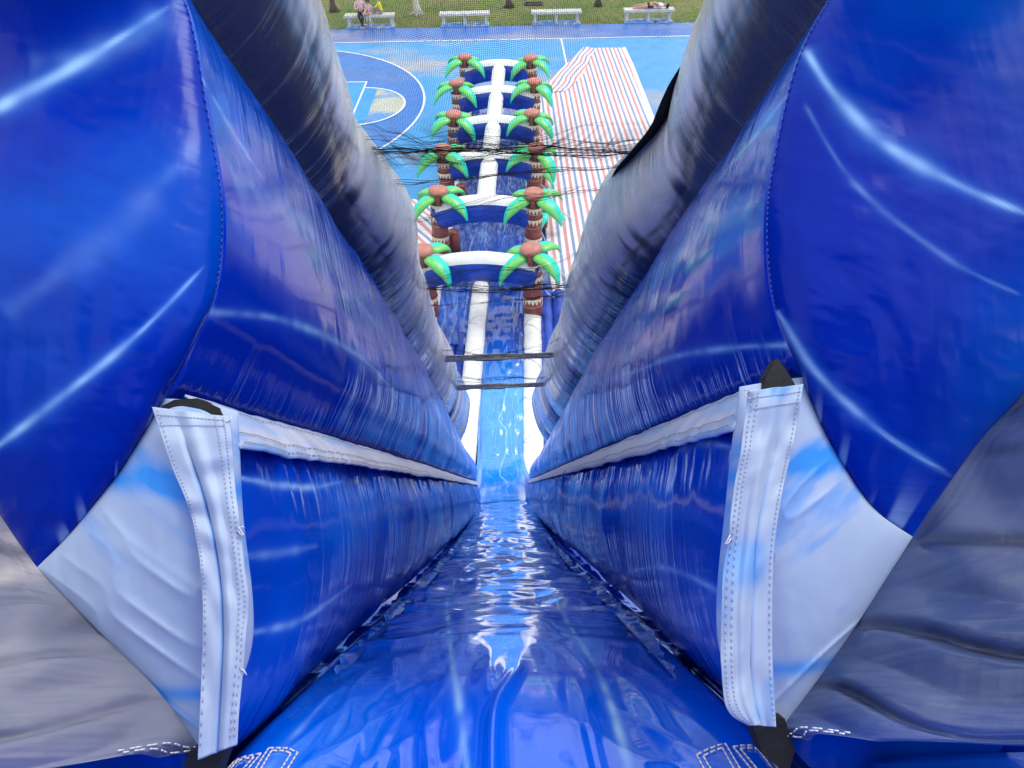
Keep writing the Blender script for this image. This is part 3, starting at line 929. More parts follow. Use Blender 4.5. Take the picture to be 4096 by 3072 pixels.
# brown inner posts, tags and the black patch
for i in range(1, 6):
    MB().tube([(-0.86, ARCH_Y[i] + 0.32, 0.16), (-0.86, ARCH_Y[i] + 0.32, 0.75)], 0.15, 16).build('inner_post', M['trunk'], run)
for x, y, z in ((-0.02, 1.95, 0.30), (0.72, 1.85, 0.32), (-0.72, 1.9, 0.32)):
    MB().box((x, y, z), (0.11, 0.012, 0.20), 0.1).build('hanging_tag', M['white'], run)
MB().box((0.86, -0.30, 0.30), (0.17, 0.20, 0.02), 0.1, bev=0.004).build('black_patch', M['black'], run)

# ------------------------------------------------------------------ inflatable palms
def leaf_mesh(sgn=1):
    n, seg = 34, 20
    t = np.linspace(0, 1, n)
    r_out = 0.09 + 0.74 * np.sin(t * 1.35) / math.sin(1.35)
    z = -0.10 + 0.10 * np.sin(np.clip(t * 2.1, 0, math.pi)) - 0.62 * np.clip(t - 0.15, 0, 1) ** 1.45
    path = np.stack([r_out, 0 * t, z], -1)
    d = np.gradient(path, axis=0); d /= np.linalg.norm(d, axis=1)[:, None]
    a = np.tile([0, 1.0, 0], (n, 1))
    b = np.cross(d, a); b *= np.sign(b[:, 2:3] + 1e-9)
    w = 0.185 * np.sqrt(np.clip(1 - ((t - 0.30) / 0.72) ** 2, 0.004, 1)) * (0.55 + 0.45 * smooth(0, 0.22, t)) * (1 - 0.45 * smooth(0.5, 1.0, t))
    h = w * 0.42
    th = np.linspace(0, 2 * math.pi, seg)
    TH, T = np.meshgrid(th, t)
    rip = 1 + 0.035 * np.sin(T * 95) * smooth(0.05, 0.2, T)
    P = path[:, None, :] + a[:, None, :] * (np.cos(TH) * w[:, None] * rip)[..., None] + b[:, None, :] * (np.sin(TH) * h[:, None] * rip)[..., None]
    side = np.cos(TH)
    teal, green, lime = np.array([0.0, 0.66, 0.50]), np.array([0.10, 0.54, 0.13]), np.array([0.34, 0.66, 0.07])
    k1 = smooth(-0.60, -0.05, side + 0.35 * vnoise(T * 4, TH, 3))[..., None]
    k2 = (smooth(0.72, 1.0, T))[..., None]
    c = green * (1 - k1) + teal * k1
    c = c * (1 - k2 * 0.8) + teal * 0.8 * k2
    k3 = np.clip(1.4 * (1 - np.abs(side + 0.50 + 0.2 * vnoise(T * 7, TH * 2, 5)) * 4), 0, 1)[..., None] * (1 - k2)
    c = c * (1 - 0.6 * k3) + lime * 0.6 * k3
    P[..., 1] *= sgn
    return grid_mesh('leaf', P, np.stack([TH * 0.1, T], -1), c, {'wr': np.zeros_like(T), 'lf': np.zeros_like(T)}, flip=(sgn < 0))
M['palm_leaf'] = vinyl('palm_leaf_vinyl', rough=0.35, dist=0.002, coat=0.1)
LEAF = leaf_mesh(); LEAF.materials.append(M['palm_leaf'])
LEAF_M = leaf_mesh(-1); LEAF_M.materials.append(M['palm_leaf'])

def teeth_collar(z, r, n=15, h=0.11):
    v, f = [], []
    for k in range(n):
        a0_, a1_ = 2 * math.pi * k / n, 2 * math.pi * (k + 1) / n
        am = (a0_ + a1_) / 2
        hh = h * (0.8 + 0.45 * ((k * 7) % 5) / 5)
        b = len(v)
        for a_, zz, q in ((a0_, 0.0, 1.03), (am, 0.0, 1.03), (a1_, 0.0, 1.03), (a1_, -0.045, 1.012), (am, -0.045 - hh, 1.006), (a0_, -0.045, 1.012)):
            v.append((r * q * math.cos(a_), r * q * math.sin(a_), z + zz))
        f += [(b, b + 5, b + 1), (b + 1, b + 5, b + 4), (b + 1, b + 4, b + 3), (b + 1, b + 3, b + 2)]
    return MB().add(v, f, True)

def make_palm():
    p = empty('inflatable_palm', (0, 0, 0))
    # trunk of three flared cuffs
    tr = MB()
    tr.lathe([(0.03, 0.0), (0.195, 0.0), (0.205, 0.2), (0.212, 0.52), (0.19, 0.54), (0.20, 0.56), (0.21, 0.8), (0.216, 1.06), (0.19, 1.08), (0.20, 1.10), (0.213, 1.36), (0.19, 1.38), (0.12, 1.42), (0.11, 1.62), (0.02, 1.63)], 28)
    t = tr.build('trunk', M['trunk'], p)
    for z, r in ((0.53, 0.213), (1.07, 0.217), (1.37, 0.214)):
        teeth_collar(z, r).build('jagged_collar', M['cream'], t)
    for z, r in ((0.30, 0.210), (0.84, 0.2125), (1.22, 0.2095)):
        MB().tube([(r * math.cos(a), r * math.sin(a), z + 0.02 * math.sin(a * 1.0 + z * 9)) for a in [2 * math.pi * k / 24 for k in range(25)]], 0.004, 5).build('trunk_line', M['cream'], t)
    # brown strip between the front leaves
    MB().box((0, -0.20, 1.53), (0.10, 0.10, 0.30), bev=0.02).build('front_strip', M['trunk'], p)
    for k, (ang, me) in enumerate(((-36, LEAF), (-144, LEAF_M), (38, LEAF), (142, LEAF_M))):
        o = link('leaf', me, None, p)
        o.location = (0, 0, 1.62)
        o.rotation_euler = (0, 0, math.radians(ang))
        if k > 1: o.scale = (0.92, 0.92, 0.85)
    MB().lathe([(0.20, 1.58), (0.23, 1.64), (0.235, 1.68), (0.215, 1.715), (0.14, 1.745), (0.05, 1.757), (0.01, 1.758)], 28).build('crown_cap', M['cap'], p)
    return p
palm0 = make_palm()
ordinal = ['nearest', 'second', 'third', 'fourth', 'fifth', 'farthest']
first = True
cR, sR = math.cos(RUN_A), math.sin(RUN_A)
for row, lx in (('right', 1.15), ('left', -1.17)):
    for i, y in enumerate(ARCH_Y):
        p = palm0 if first else copy_tree(palm0)
        first = False
        yy = y - 0.02
        p.location = (RUN_O[0] + lx * cR - yy * sR, RUN_O[1] + lx * sR + yy * cR, 0.30 + 0.02 * ((i * 5) % 3))
        p.rotation_euler = (0.03 * ((i * 3 + (row == 'left')) % 4 - 1.5), 0.025 * ((i * 7 + 2 * (row == 'left')) % 5 - 2), 0.07 * ((i * 5 + (row == 'left') * 2) % 5 - 2))
        for q, ch in enumerate([c_ for c_ in p.children if c_.name.startswith('leaf')]):
            ch.rotation_euler = (0.10 * math.sin(i * 2.3 + q * 1.7 + len(row)), 0.09 * math.sin(i * 1.1 + q * 2.9 + len(row)), ch.rotation_euler[2] + 0.09 * math.sin(i * 3.1 + q * 1.3 + len(row)))
        if i == 0: lab = 'inflatable palm tree at the near end of the %s-hand row' % row
        elif i == 5: lab = 'inflatable palm tree at the far end of the %s-hand row' % row
        else: lab = 'inflatable palm tree, %s from the near end of the %s-hand row' % (ordinal[i], row)
        tag(p, lab, 'palm tree', 'inflatable palms along the splash run')

# tether ropes between the right palms and the tarp
def rope(pts, label, r=0.012):
    P = spline(pts, 24)
    tag(MB().tube([tuple(p) for p in P], r, 6).build('tether_rope', M['rope']), label, 'rope', 'white tether ropes')
rope([(0.85, 19.6, 1.1), (1.5, 19.4, 0.3), (2.1, 19.2, 0.1), (3.0, 18.9, 0.09)], 'white tether rope from the right palms out across the tarp, farthest')
rope([(0.78, 16.1, 0.9), (1.15, 15.9, 0.4), (1.45, 15.7, 0.12), (1.75, 15.2, 0.1)], 'white tether rope beside the fourth right palm')
rope([(0.66, 13.6, 1.0), (0.98, 13.3, 0.4), (1.2, 12.9, 0.13), (1.42, 12.1, 0.1), (1.3, 11.6, 0.1)], 'white tether rope hanging by the second right palm onto the tarp')
rope([(0.62, 11.2, 0.9), (0.95, 11.4, 0.35), (1.25, 11.9, 0.13), (1.62, 12.2, 0.11), (1.9, 12.4, 0.1)], 'white tether rope by the nearest right palm')

# green inflatable leaf clumps beside the right palms
for (x, y, rz) in ((0.98, 17.2, 0.4), (0.92, 14.85, -0.3)):
    gl = empty('inflatable_bush', (x, y, 0.03), rz)
    tag(gl, 'light green inflatable leaf clump beside the %s right palm' % ('fourth' if y > 16 else 'third'), 'inflatable bush', 'green leaf clumps')
    for k in range(4):
        o = link('leaf', LEAF if k % 2 else LEAF_M, None, gl)
        o.location = (0, 0, 0.55); o.rotation_euler = (0, -0.3, k * 1.6); o.scale = (0.62, 0.9, 0.75)
    MB().lathe([(0.05, 0), (0.10, 0.1), (0.11, 0.5), (0.06, 0.62), (0.01, 0.63)], 16).build('stem', M['trunk'], gl)

# ================================================================== THE BIG SLIDE
# slide frame: origin at the top of the chute, s down the slope, n away from the bed, x across
S_ = np.array([-0.01901411, 0.57550033, -0.81758047])
X_ = np.array([0.99961926, 0.02729589, -0.00403395])
N_ = np.array([-0.01999505, 0.81734589, 0.57580022])
O_ = np.array([0.0, 0.0, CAM_H])
def W(x, n, s):
    x, n, s = np.broadcast_arrays(np.asarray(x, float), np.asarray(n, float), np.asarray(s, float))
    return O_ + x[..., None] * X_ + n[..., None] * N_ + s[..., None] * S_

slide = empty('water_slide', (0, 0, 0))
tag(slide, 'giant blue inflatable water slide with grey rock-print rails and a black net over its chute', 'water slide')

DEEP = np.array([0.0, 0.024, 0.42]); MIDB = np.array([0.0, 0.105, 0.66]); SKYB = np.array([0.05, 0.30, 0.85]); PALE = np.array([0.32, 0.56, 0.88])

def add_streaks(col, px, py, streaks):
    """printed lightning lines: core pale, halo sky blue"""
    for poly, w, k in streaks:
        pl = spline(poly, 40) if len(poly) > 2 else np.array(poly)
        d, t = seg_dist(px, py, [tuple(p) for p in pl])
        ww = w * 0.72 * (0.75 + 0.5 * vnoise(t * 9, 0 * t, 33))
        brk = 0.72 + 0.4 * vnoise(px * 30, py * 30, 34) + 0.25 * vnoise(t * 14, 0 * t, 35)
        ends = smooth(-0.01, 0.06, t) * smooth(1.01, 0.90, t)
        core = np.clip(np.exp(-(d / ww) ** 2) * k * brk * ends, 0, 1)
        halo = np.clip(np.exp(-(d / (ww * 2.6)) ** 2) * 0.26 * k * ends, 0, 1)
        col = col * (1 - halo[..., None]) + SKYB * halo[..., None]
        col = col * (1 - core[..., None]) + PALE * core[..., None]
    return col

def marble(px, py, seed, a=DEEP, b=MIDB, amt=1.0):
    m = smooth(-0.35, 0.75, fbm(px, py, seed, 4) + 0.4 * vnoise(px * 0.7 + py, py * 0.5, seed + 9))[..., None] * amt
    return a * (1 - m) + b * m

S0 = 0.95
def s_samples(s1, n, s0=S0):
    return s0 * (s1 / s0) ** np.linspace(0, 1, n)

def loft(name, prof, s1, nS, nJ, side, xoff, mat, wr_fn, col_fn, parent=slide, s0=S0, disp=None, scale_fn=None, round_end=0.5, taper=None, sink=None):
    """closed inflated tube with a given cross-section swept down the slope"""
    pr = spline(prof, nJ, closed=True)
    cen = pr.mean(axis=0)
    s = s_samples(s1, nS, s0)
    k = np.ones(nS)
    e = np.clip((s1 - s) / round_end, 0, 1)
    k = np.sqrt(np.clip(1 - (1 - e) ** 2, 0.0002, 1))
    if scale_fn is not None: k = k * scale_fn(s)
    s[1] = s[0]; k[1] = k[2]; k[0] = 0.0005      # closed front end
    x = cen[0] + (pr[None, :, 0] - cen[0]) * k[:, None]
    n = cen[1] + (pr[None, :, 1] - cen[1]) * k[:, None]
    if sink is not None:
        hh = sink[1](s)[:, None]
        n = np.where(n < sink[0], sink[0] - (sink[0] - n) * hh, n)
    if taper is not None:
        hh = taper[1](s)[:, None]
        n = np.where(n > taper[0], taper[0] + (n - taper[0]) * hh, n)
    arc = np.concatenate([[0], np.cumsum(np.hypot(*np.diff(pr, axis=0).T))])
    Uc, Sc = np.meshgrid(arc, s)
    tang = np.gradient(pr, axis=0); tang /= np.linalg.norm(tang, axis=1)[:, None]
    nx, nn = tang[:, 1], -tang[:, 0]
    out = np.sign(np.mean(nx * (pr[:, 0] - cen[0]) + nn * (pr[:, 1] - cen[1])))
    nx, nn = nx * out, nn * out
    wr, lf = wr_fn(x, n, Sc, Uc)
    d = disp(x, n, Sc, Uc) * smooth(s0, s0 + 0.15, Sc) if disp is not None else 0.0
    x2, n2 = x + nx[None] * d, n + nn[None] * d
    col = col_fn(x, n, Sc, Uc)
    P = W(side * -1 * x2 + xoff(Sc), n2, Sc)
    me = grid_mesh(name, P, np.stack([Uc, Sc], -1), col, {'wr': wr, 'lf': lf}, flip=(side > 0))
    return link(name, me, M[mat], parent)
# profiles are given for the left wall (x negative); side = -1 keeps them, +1 mirrors them
def centre(sh): return lambda s: -0.025 * np.exp(-(s - 0.95) / 2.5) + sh

LOWER = [(-0.44, 0.10), (-0.392, 0.02), (-0.366, -0.10), (-0.368, -0.22), (-0.395, -0.33), (-0.47, -0.43), (-0.62, -0.47), (-0.8, -0.3), (-0.8, 0.0), (-0.62, 0.13)]
SEAM = {-1: [(-0.60, 0.97), (-0.521, 0.855), (-0.471, 0.634), (-0.441, 0.468), (-0.444, 0.334), (-0.472, 0.252), (-0.517, 0.157)],
        1: [(0.70, 0.95), (0.603, 0.826), (0.530, 0.70), (0.471, 0.521), (0.448, 0.415), (0.443, 0.304), (0.454, 0.227), (0.480, 0.155)]}
BACK = [(-0.60, 0.09), (-0.8, 0.10), (-1.0, 0.3), (-1.05, 0.6), (-0.98, 0.9), (-0.80, 1.02)]
UPPER = {sd: [(-abs(x) + 0.025 * (1 if sd < 0 else 0), n) for x, n in SEAM[sd]] + BACK for sd in (-1, 1)}
RAIL = [(-0.76 + 0.33 * math.cos(a), 1.22 + 0.33 * math.sin(a)) for a in [math.radians(-140 + 360 * k / 14) for k in range(14)]]

def wr_lower(x, n, s, u):
    top = np.exp(-((n - 0.09) / 0.07) ** 2); bot = np.exp(-((n + 0.36) / 0.10) ** 2)
    far = smooth(1.1, 2.2, s)
    return 0.10 + 0.55 * top + 0.25 * bot + 1.25 * far, 0.02 + 0 * s
def wr_upper(x, n, s, u):
    low = np.exp(-((n - 0.14) / 0.09) ** 2); top = np.exp(-((n - 0.92) / 0.2) ** 2)
    far = smooth(1.4, 3.2, s)
    strk = smooth(0.15, 0.6, vnoise(s * 9, u * 4, 47)) * smooth(1.0, 1.3, s)
    return 0.03 + 0.6 * low + 0.35 * top + 0.35 * strk + 1.25 * far, 0.0 * s
def wr_rail(x, n, s, u):
    return 0.55 + 0.35 * smooth(1.6, 3.0, s) + 0.3 * vnoise(s * 2.5, u * 3, 44), 0 * s

LOW_ST = {-1: [([(0.91, 0.045), (1.09, 0.023), (1.33, 0.015), (1.62, 0.033)], 0.007, 0.8), ([(0.95, -0.195), (1.2, -0.225), (1.62, -0.221)], 0.007, 0.7), ([(0.9, -0.08), (1.1, -0.095), (1.3, -0.10)], 0.008, 0.3)],
          1: [([(2.01, -0.281), (1.47, -0.193), (1.07, -0.178), (0.9, -0.19)], 0.006, 0.75), ([(1.4, 0.05), (1.21, 0.07), (0.93, 0.041)], 0.007, 0.6)]}
UP_ST = {-1: [([(0.93, 0.287), (1.2, 0.351), (1.61, 0.401), (2.08, 0.415), (2.6, 0.38)], 0.010, 0.65), ([(0.93, 0.705), (1.08, 0.673), (1.21, 0.644)], 0.007, 0.5), ([(1.0, 0.55), (1.5, 0.66), (2.5, 0.62)], 0.05, 0.28)],
         1: [([(0.93, 0.203), (1.2, 0.258), (1.58, 0.318), (2.2, 0.374)], 0.008, 0.65), ([(0.93, 0.64), (1.1, 0.663), (1.4, 0.70)], 0.008, 0.6), ([(1.0, 0.48), (1.5, 0.60), (2.5, 0.62)], 0.05, 0.28)]}

for side in (-1, 1):
    sd = 100 if side < 0 else 140
    # lower wall
    def col_lower(x, n, s, u, sd=sd, side=side):
        c = marble(s * 1.6, u * 2.2, sd % 40)
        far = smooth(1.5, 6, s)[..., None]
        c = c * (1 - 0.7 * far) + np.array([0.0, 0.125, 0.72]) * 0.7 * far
        return add_streaks(c, s, n, LOW_ST[side])
    def disp_lower(x, n, s, u, sd=sd):
        top = np.exp(-((n - 0.07) / 0.07) ** 2)
        g_ = np.abs(vnoise(s * 22, u * 3, sd)) * 0.010 * top
        return g_ + 0.010 * vnoise(s * 4, u * 4, sd + 1) + 0.006 * vnoise(s * 9, u * 2, sd + 2) * smooth(1.2, 2.2, s)
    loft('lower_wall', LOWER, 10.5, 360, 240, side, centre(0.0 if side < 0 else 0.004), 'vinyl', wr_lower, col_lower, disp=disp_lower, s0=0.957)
    # upper wall
    def col_upper(x, n, s, u, sd=sd, side=side):
        c = marble(s * 1.3, u * 1.6, (sd + 5) % 40, amt=0.8)
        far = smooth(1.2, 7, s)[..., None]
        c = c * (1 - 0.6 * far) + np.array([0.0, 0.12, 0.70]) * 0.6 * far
        return add_streaks(c, s, n, UP_ST[side])
    def disp_upper(x, n, s, u, sd=sd):
        return 0.008 * vnoise(s * 2, u * 3, sd + 3) + 0.005 * vnoise(s * 10, u * 1.6, sd + 4) * smooth(1.3, 2.5, s)
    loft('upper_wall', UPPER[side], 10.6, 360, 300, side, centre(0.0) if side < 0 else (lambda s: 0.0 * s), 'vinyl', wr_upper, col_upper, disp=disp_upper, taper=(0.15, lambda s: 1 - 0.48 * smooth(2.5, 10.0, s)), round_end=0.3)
    # grey rock-print rail on top, pinched between bulges
    PINCH = [0.55, 2.05, 4.9, 6.95, 8.4, 9.45]
    def rail_scale(s):
        ph = np.interp(s, PINCH, np.arange(len(PINCH)))
        return 0.90 + 0.17 * np.abs(np.sin(ph * math.pi)) ** 0.55
    def thr(s): return np.interp(s, [0.9, 1.5, 2.0, 3.0, 5.0], [-8, -16, -30, -50, -56])
    def col_rail(x, n, s, u, sd=sd, side=side):
        ang = np.degrees(np.arctan2(n - 1.22, x + 0.76))
        inner = smooth(-9, 12, ang - thr(s) + 5 * vnoise(s * 3, u * 2, 6) + 9 * vnoise(s * 26, u * 1.5, 7) + 5 * vnoise(s * 50, u * 1.5, 8))
        strokes = smooth(0.0, 0.5, fbm(s * 16 + u * 2.5, u * 1.2, (sd + 7) % 40, 3))  # pale strokes paint in sky reflections caught by the wrinkles
        c0 = np.array([0.05, 0.06, 0.10]); c1 = np.array([0.56, 0.58, 0.63]); c2 = np.array([0.85, 0.79, 0.83]); c3 = np.array([0.10, 0.28, 0.50])
        a = inner[..., None]
        c = c0 * (1 - a) + c1 * a
        k = (inner * strokes * 0.75)[..., None]
        c = c * (1 - k) + c2 * k
        b_ = (smooth(0.15, 0.6, fbm(s * 2.4, u * 2.0, (sd + 11) % 40)) * inner * (0.8 if side > 0 else 0.5))[..., None]  # light-blue sheen painted onto the inner side
        c = c * (1 - b_) + c3 * b_
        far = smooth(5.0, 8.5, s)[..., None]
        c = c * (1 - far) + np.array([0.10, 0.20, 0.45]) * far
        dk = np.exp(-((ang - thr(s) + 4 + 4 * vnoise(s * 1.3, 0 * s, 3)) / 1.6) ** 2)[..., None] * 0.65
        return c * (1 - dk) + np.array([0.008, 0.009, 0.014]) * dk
    def disp_rail(x, n, s, u, sd=sd):
        ang = np.degrees(np.arctan2(n - 1.22, x + 0.76))
        groove = -0.004 * np.exp(-((ang - thr(s) + 4 + 4 * vnoise(s * 1.3, 0 * s, 3)) / 3.5) ** 2)
        return groove + 0.006 * vnoise(s * 4, u * 1.5, sd + 5) + 0.003 * vnoise(s * 17, u * 1.2, sd + 6)
    def rail_off(s, side=side):
        bump = 0.085 * np.exp(-((s - 2.65) / 0.45) ** 2)
        return (-0.025 + bump) if side < 0 else (0.045 + 0.14 * smooth(2.75, 2.15, s))
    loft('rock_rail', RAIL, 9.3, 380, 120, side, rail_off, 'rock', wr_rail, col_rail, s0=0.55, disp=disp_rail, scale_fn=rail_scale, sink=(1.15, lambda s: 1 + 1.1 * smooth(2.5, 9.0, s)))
    # pale flap covering the seam between the two walls
    s = s_samples(9.9, 420)
    w_ = np.linspace(0, 1, 12)
    SS, WW = np.meshgrid(s, w_, indexing='ij')
    wave = 0.010 * vnoise(SS * 5, WW * 0, sd + 8) + 0.004 * vnoise(SS * 26, WW * 0, sd + 9)
    x = -0.462 + 0.080 * WW ** 0.9 + 0.010 * np.sin(WW * math.pi) + wave * WW
    n = 0.158 - 0.085 * WW + 0.3 * wave
    n = n * (1 - 0.15 * smooth(3, 9, SS))
    base = np.array([0.52, 0.54, 0.65]); bl = np.array([0.14, 0.36, 0.76])
    m_ = smooth(0.15, 0.7, fbm(SS * 3.0, WW * 1.5, (sd + 13) % 40))[..., None]
    c = base * (1 - 0.7 * m_) + bl * 0.7 * m_
    P = W(side * -1 * x + centre(0.0 if side < 0 else 0.005)(SS), n, SS)
    fl = link('seam_flap', grid_mesh('seam_flap', P, np.stack([WW * 0.1, SS], -1), c, {'wr': 0.5 + 0 * SS, 'lf': 0 * SS}, flip=(side > 0)), M['cloth'], slide)
    so = fl.modifiers.new('thickness', 'SOLIDIFY'); so.thickness = 0.004; so.offset = 0
    for wi in (2, 8, 10):
        mb = MB()
        for i in range(0, 230):
            sa = 0.97 + 0.011 * i
            if sa > 3.4: break
            ia = np.interp(sa, s, np.arange(len(s))); ib = np.interp(sa + 0.006, s, np.arange(len(s)))
            pa = P[int(ia), wi]; pb = pa + (P[min(int(ia) + 3, len(s) - 1), wi] - pa) / max(np.linalg.norm(P[min(int(ia) + 3, len(s) - 1), wi] - pa), 1e-6) * 0.006
            off = N_ * 0.0035 - side * X_ * 0.0035
            mb.tube([tuple(pa + off), tuple(pb + off)], 0.0011, 4)
        mb.build('stitching', M['thread_grey'], fl)

# ---- bed of the chute
nS, nX = 460, 230
s_line = s_samples(9.2, 400, 0.55)
xs = np.linspace(-0.53, 0.53, nX)
SS, XX = np.meshgrid(s_line, xs, indexing='ij')
def bed_n(x, s):
    drop = -0.020 * np.clip(s - 1, 0, 2.5) - 0.85 * np.clip(1.36 - s, 0, 1) ** 2 * (1 - 0.9 * smooth(0.15, 0.40, np.abs(x))) + 0.02 + 0.010 * np.clip(s - 4.5, 0, 10) ** 2
    crown = 0.035 * np.cos(np.clip(x / 0.42, -1, 1) * math.pi / 2) - 0.06 * smooth(0.40, 0.5, np.abs(x))
    return -0.415 + drop + crown
def bed_folds(x, s):
    near = smooth(2.0, 1.15, s)
    h = 0
    rr = random.Random(5)
    for k in range(15):                      # long creases fanning from the mouth
        x0 = -0.36 + 0.72 * k / 14 + rr.uniform(-0.02, 0.02)
        w = rr.uniform(0.010, 0.024)
        a = rr.uniform(0.004, 0.011) * (1.0 if abs(x0) < 0.27 else 0.25)
        s_end = rr.uniform(1.15, 1.65)
        xc = x0 * (1 + 0.10 * (0.95 - s)) + 0.026 * vnoise(s * 4.5 + k * 3.7, 0 * s, k) + 0.06 * rr.uniform(-1, 1) * (s - 0.95)
        h = h + a * np.exp(-((x - xc) / w) ** 2) * smooth(s_end, s_end - 0.35, s)
    for side_ in (-1, 1):                    # puckers pulled from the sewn corners
        for k in range(5):
            ang = 0.25 + 0.28 * k
            px, ps = side_ * 0.37, 0.93
            t_ = (s - ps) * math.cos(ang) - side_ * (x - px) * math.sin(ang)
            q_ = np.abs((s - ps) * math.sin(ang) + side_ * (x - px) * math.cos(ang))
            h = h + 0.006 * np.exp(-np.sqrt(q_ ** 2 + 1e-5) / 0.012) * smooth(0.08, 0.16, t_) * smooth(0.42, 0.15, t_)
    h = h + 0.010 * fbm(x * 6, s * 1.6, 21) * near
    h = h + 0.016 * vnoise(x * 9, s * 8, 22) * smooth(1.4, 2.3, s) + 0.007 * vnoise(x * 8, s * 24, 23) * smooth(1.5, 2.2, s) * smooth(7, 4, s)
    return h
nn = bed_n(XX, SS) + bed_folds(XX, SS)
Pl = W(XX + centre(0.0)(SS), nn, SS)
# curve out onto the splash run
tt = np.linspace(0, 1, 70)[1:]
p0 = Pl[-1]
d0 = S_ * 1.0
exit_y = 6.75
rows = []
for t in tt:
    a = p0
    y_mid, z_mid = p0[:, 1] + d0[1] * 0.9, p0[:, 2] + d0[2] * 0.9
    y_end, z_end = np.full(nX, exit_y), 0.20 + (bed_n(xs, 9.2) + 0.46) * 0.8
    x_end = np.full(nX, -0.205) + xs * 0.86
    x_ = (1 - t) * p0[:, 0] + t * x_end
    y_ = (1 - t) ** 2 * p0[:, 1] + 2 * t * (1 - t) * y_mid + t * t * y_end
    z_ = (1 - t) ** 2 * p0[:, 2] + 2 * t * (1 - t) * np.maximum(z_mid, 0.22) + t * t * z_end
    rows.append(np.stack([x_, y_, z_], -1))
flat = []
for y in np.linspace(exit_y + 0.03, 12.0, 200):
    zz = 0.20 + (bed_n(xs, 9.2) + 0.46) * 0.8 + 0.018 * vnoise(xs * 6, y * 5 + 0 * xs, 25) + 0.012 * vnoise(xs * 16, y * 2 + 0 * xs, 26)
    flat.append(np.stack([-0.205 + 0.035 * max(0.0, y - 10.0) + xs * 0.86, np.full(nX, y), zz], -1))
P = np.concatenate([Pl, np.array(rows), np.array(flat)], 0)
sv = np.concatenate([s_line, 9.2 + tt * 1.7, 10.9 + np.linspace(0.03, 5.25, 200)])
SV, XV = np.meshgrid(sv, xs, indexing='ij')
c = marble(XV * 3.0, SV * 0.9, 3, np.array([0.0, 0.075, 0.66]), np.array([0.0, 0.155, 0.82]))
c = c * (1 - 0.6 * smooth(3, 8, SV)[..., None]) + np.array([0.004, 0.30, 0.86]) * 0.6 * smooth(3, 8, SV)[..., None]  # brighter azure down the chute paints in the glow of open sky
c = add_streaks(c, XV, SV, [([(-0.223, 2.98), (-0.204, 2.36), (-0.163, 1.95), (-0.101, 1.41), (-0.031, 0.94), (0.0, 0.7)], 0.008, 0.75),
                            ([(0.19, 3.02), (0.186, 2.09), (0.202, 1.37), (0.206, 1.01), (0.203, 0.8)], 0.009, 0.8),
                            ([(-0.33, 1.3), (-0.345, 1.05), (-0.36, 0.8)], 0.007, 0.4)])
fadec = smooth(12.4, 14.2, SV)[..., None]
c = c * (1 - fadec) + (np.array([0.006, 0.07, 0.46]) * (0.8 + 0.5 * fbm(XV * 9, SV * 2, 19))[..., None]) * fadec
zig = [(0.02 + 0.07 * math.sin(k * 1.3) + 0.05 * math.sin(k * 2.7 + 1), 8.4 + 0.26 * k) for k in range(23)]
c = add_streaks(c, XV, SV, [(zig, 0.011, 0.8), ([(x * 1.3 - 0.24, s_ + 0.1 * math.sin(s_ * 5)) for x, s_ in zig], 0.006, 0.35), ([(-x * 0.9 + 0.24, s_) for x, s_ in zig], 0.006, 0.35)])
wr = 0.15 + 0.9 * smooth(1.5, 2.3, SV) * smooth(11, 8, SV) + 0.35 * smooth(9, 11, SV)
lf = 0.55 * smooth(2.2, 1.2, SV) + 1.2 * smooth(9, 11, SV)
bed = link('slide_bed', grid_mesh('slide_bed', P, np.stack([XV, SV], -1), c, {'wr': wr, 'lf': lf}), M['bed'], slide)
# frilled seam along both edges of the bed
for side in (-1, 1):
    s = s_samples(5.5, 420, 1.25)
    w_ = np.linspace(0, 1, 7)
    A, B_ = np.meshgrid(s, w_, indexing='ij')
    wob = 0.016 * vnoise(A * 13, 0 * A, 50 + side) + 0.008 * vnoise(A * 34, B_ * 2, 52 + side)
    x = side * (0.352 + 0.035 * B_ * smooth(1.25, 1.6, A) + 0.5 * wob * B_) + centre(0.0)(A)
    n = bed_n(x, A) + 0.004 * smooth(1.25, 1.5, A) + (0.010 * B_ + 0.6 * wob * B_) * smooth(1.25, 1.6, A)
    cc = np.zeros(A.shape + (3,)) + np.array([0.01, 0.07, 0.42])
    edge = smooth(0.75, 1.0, B_)[..., None] * 0.6
    cc = cc * (1 - edge) + SKYB * edge
    fr = link('frilled_seam', grid_mesh('frilled_seam', W(x, n, A), np.stack([B_ * 0.05, A], -1), cc, {'wr': 0.8 + 0 * A, 'lf': 0 * A}), M['bed'], slide)

# ---- wall ends facing the platform, pale corner panels, bolsters, straps
def coons(top, bottom, left, right, nu, nv):
    """curves as arrays (x,n,s); top/bottom run left->right, left/right run top->bottom"""
    T_, B_, L__, R__ = spline(top, nu), spline(bottom, nu), spline(left, nv), spline(right, nv)
    u = np.linspace(0, 1, nu)[None, :, None]; v = np.linspace(0, 1, nv)[:, None, None]
    P = (1 - v) * T_[None] + v * B_[None] + (1 - u) * L__[:, None] + u * R__[:, None]
    P = P - ((1 - u) * (1 - v) * T_[0] + u * (1 - v) * T_[-1] + (1 - u) * v * B_[0] + u * v * B_[-1])
    return P, np.broadcast_to(u[..., 0], P.shape[:2]), np.broadcast_to(v[..., 0], P.shape[:2])

def z3(pts, s): return [(x, n, s) for x, n in pts]

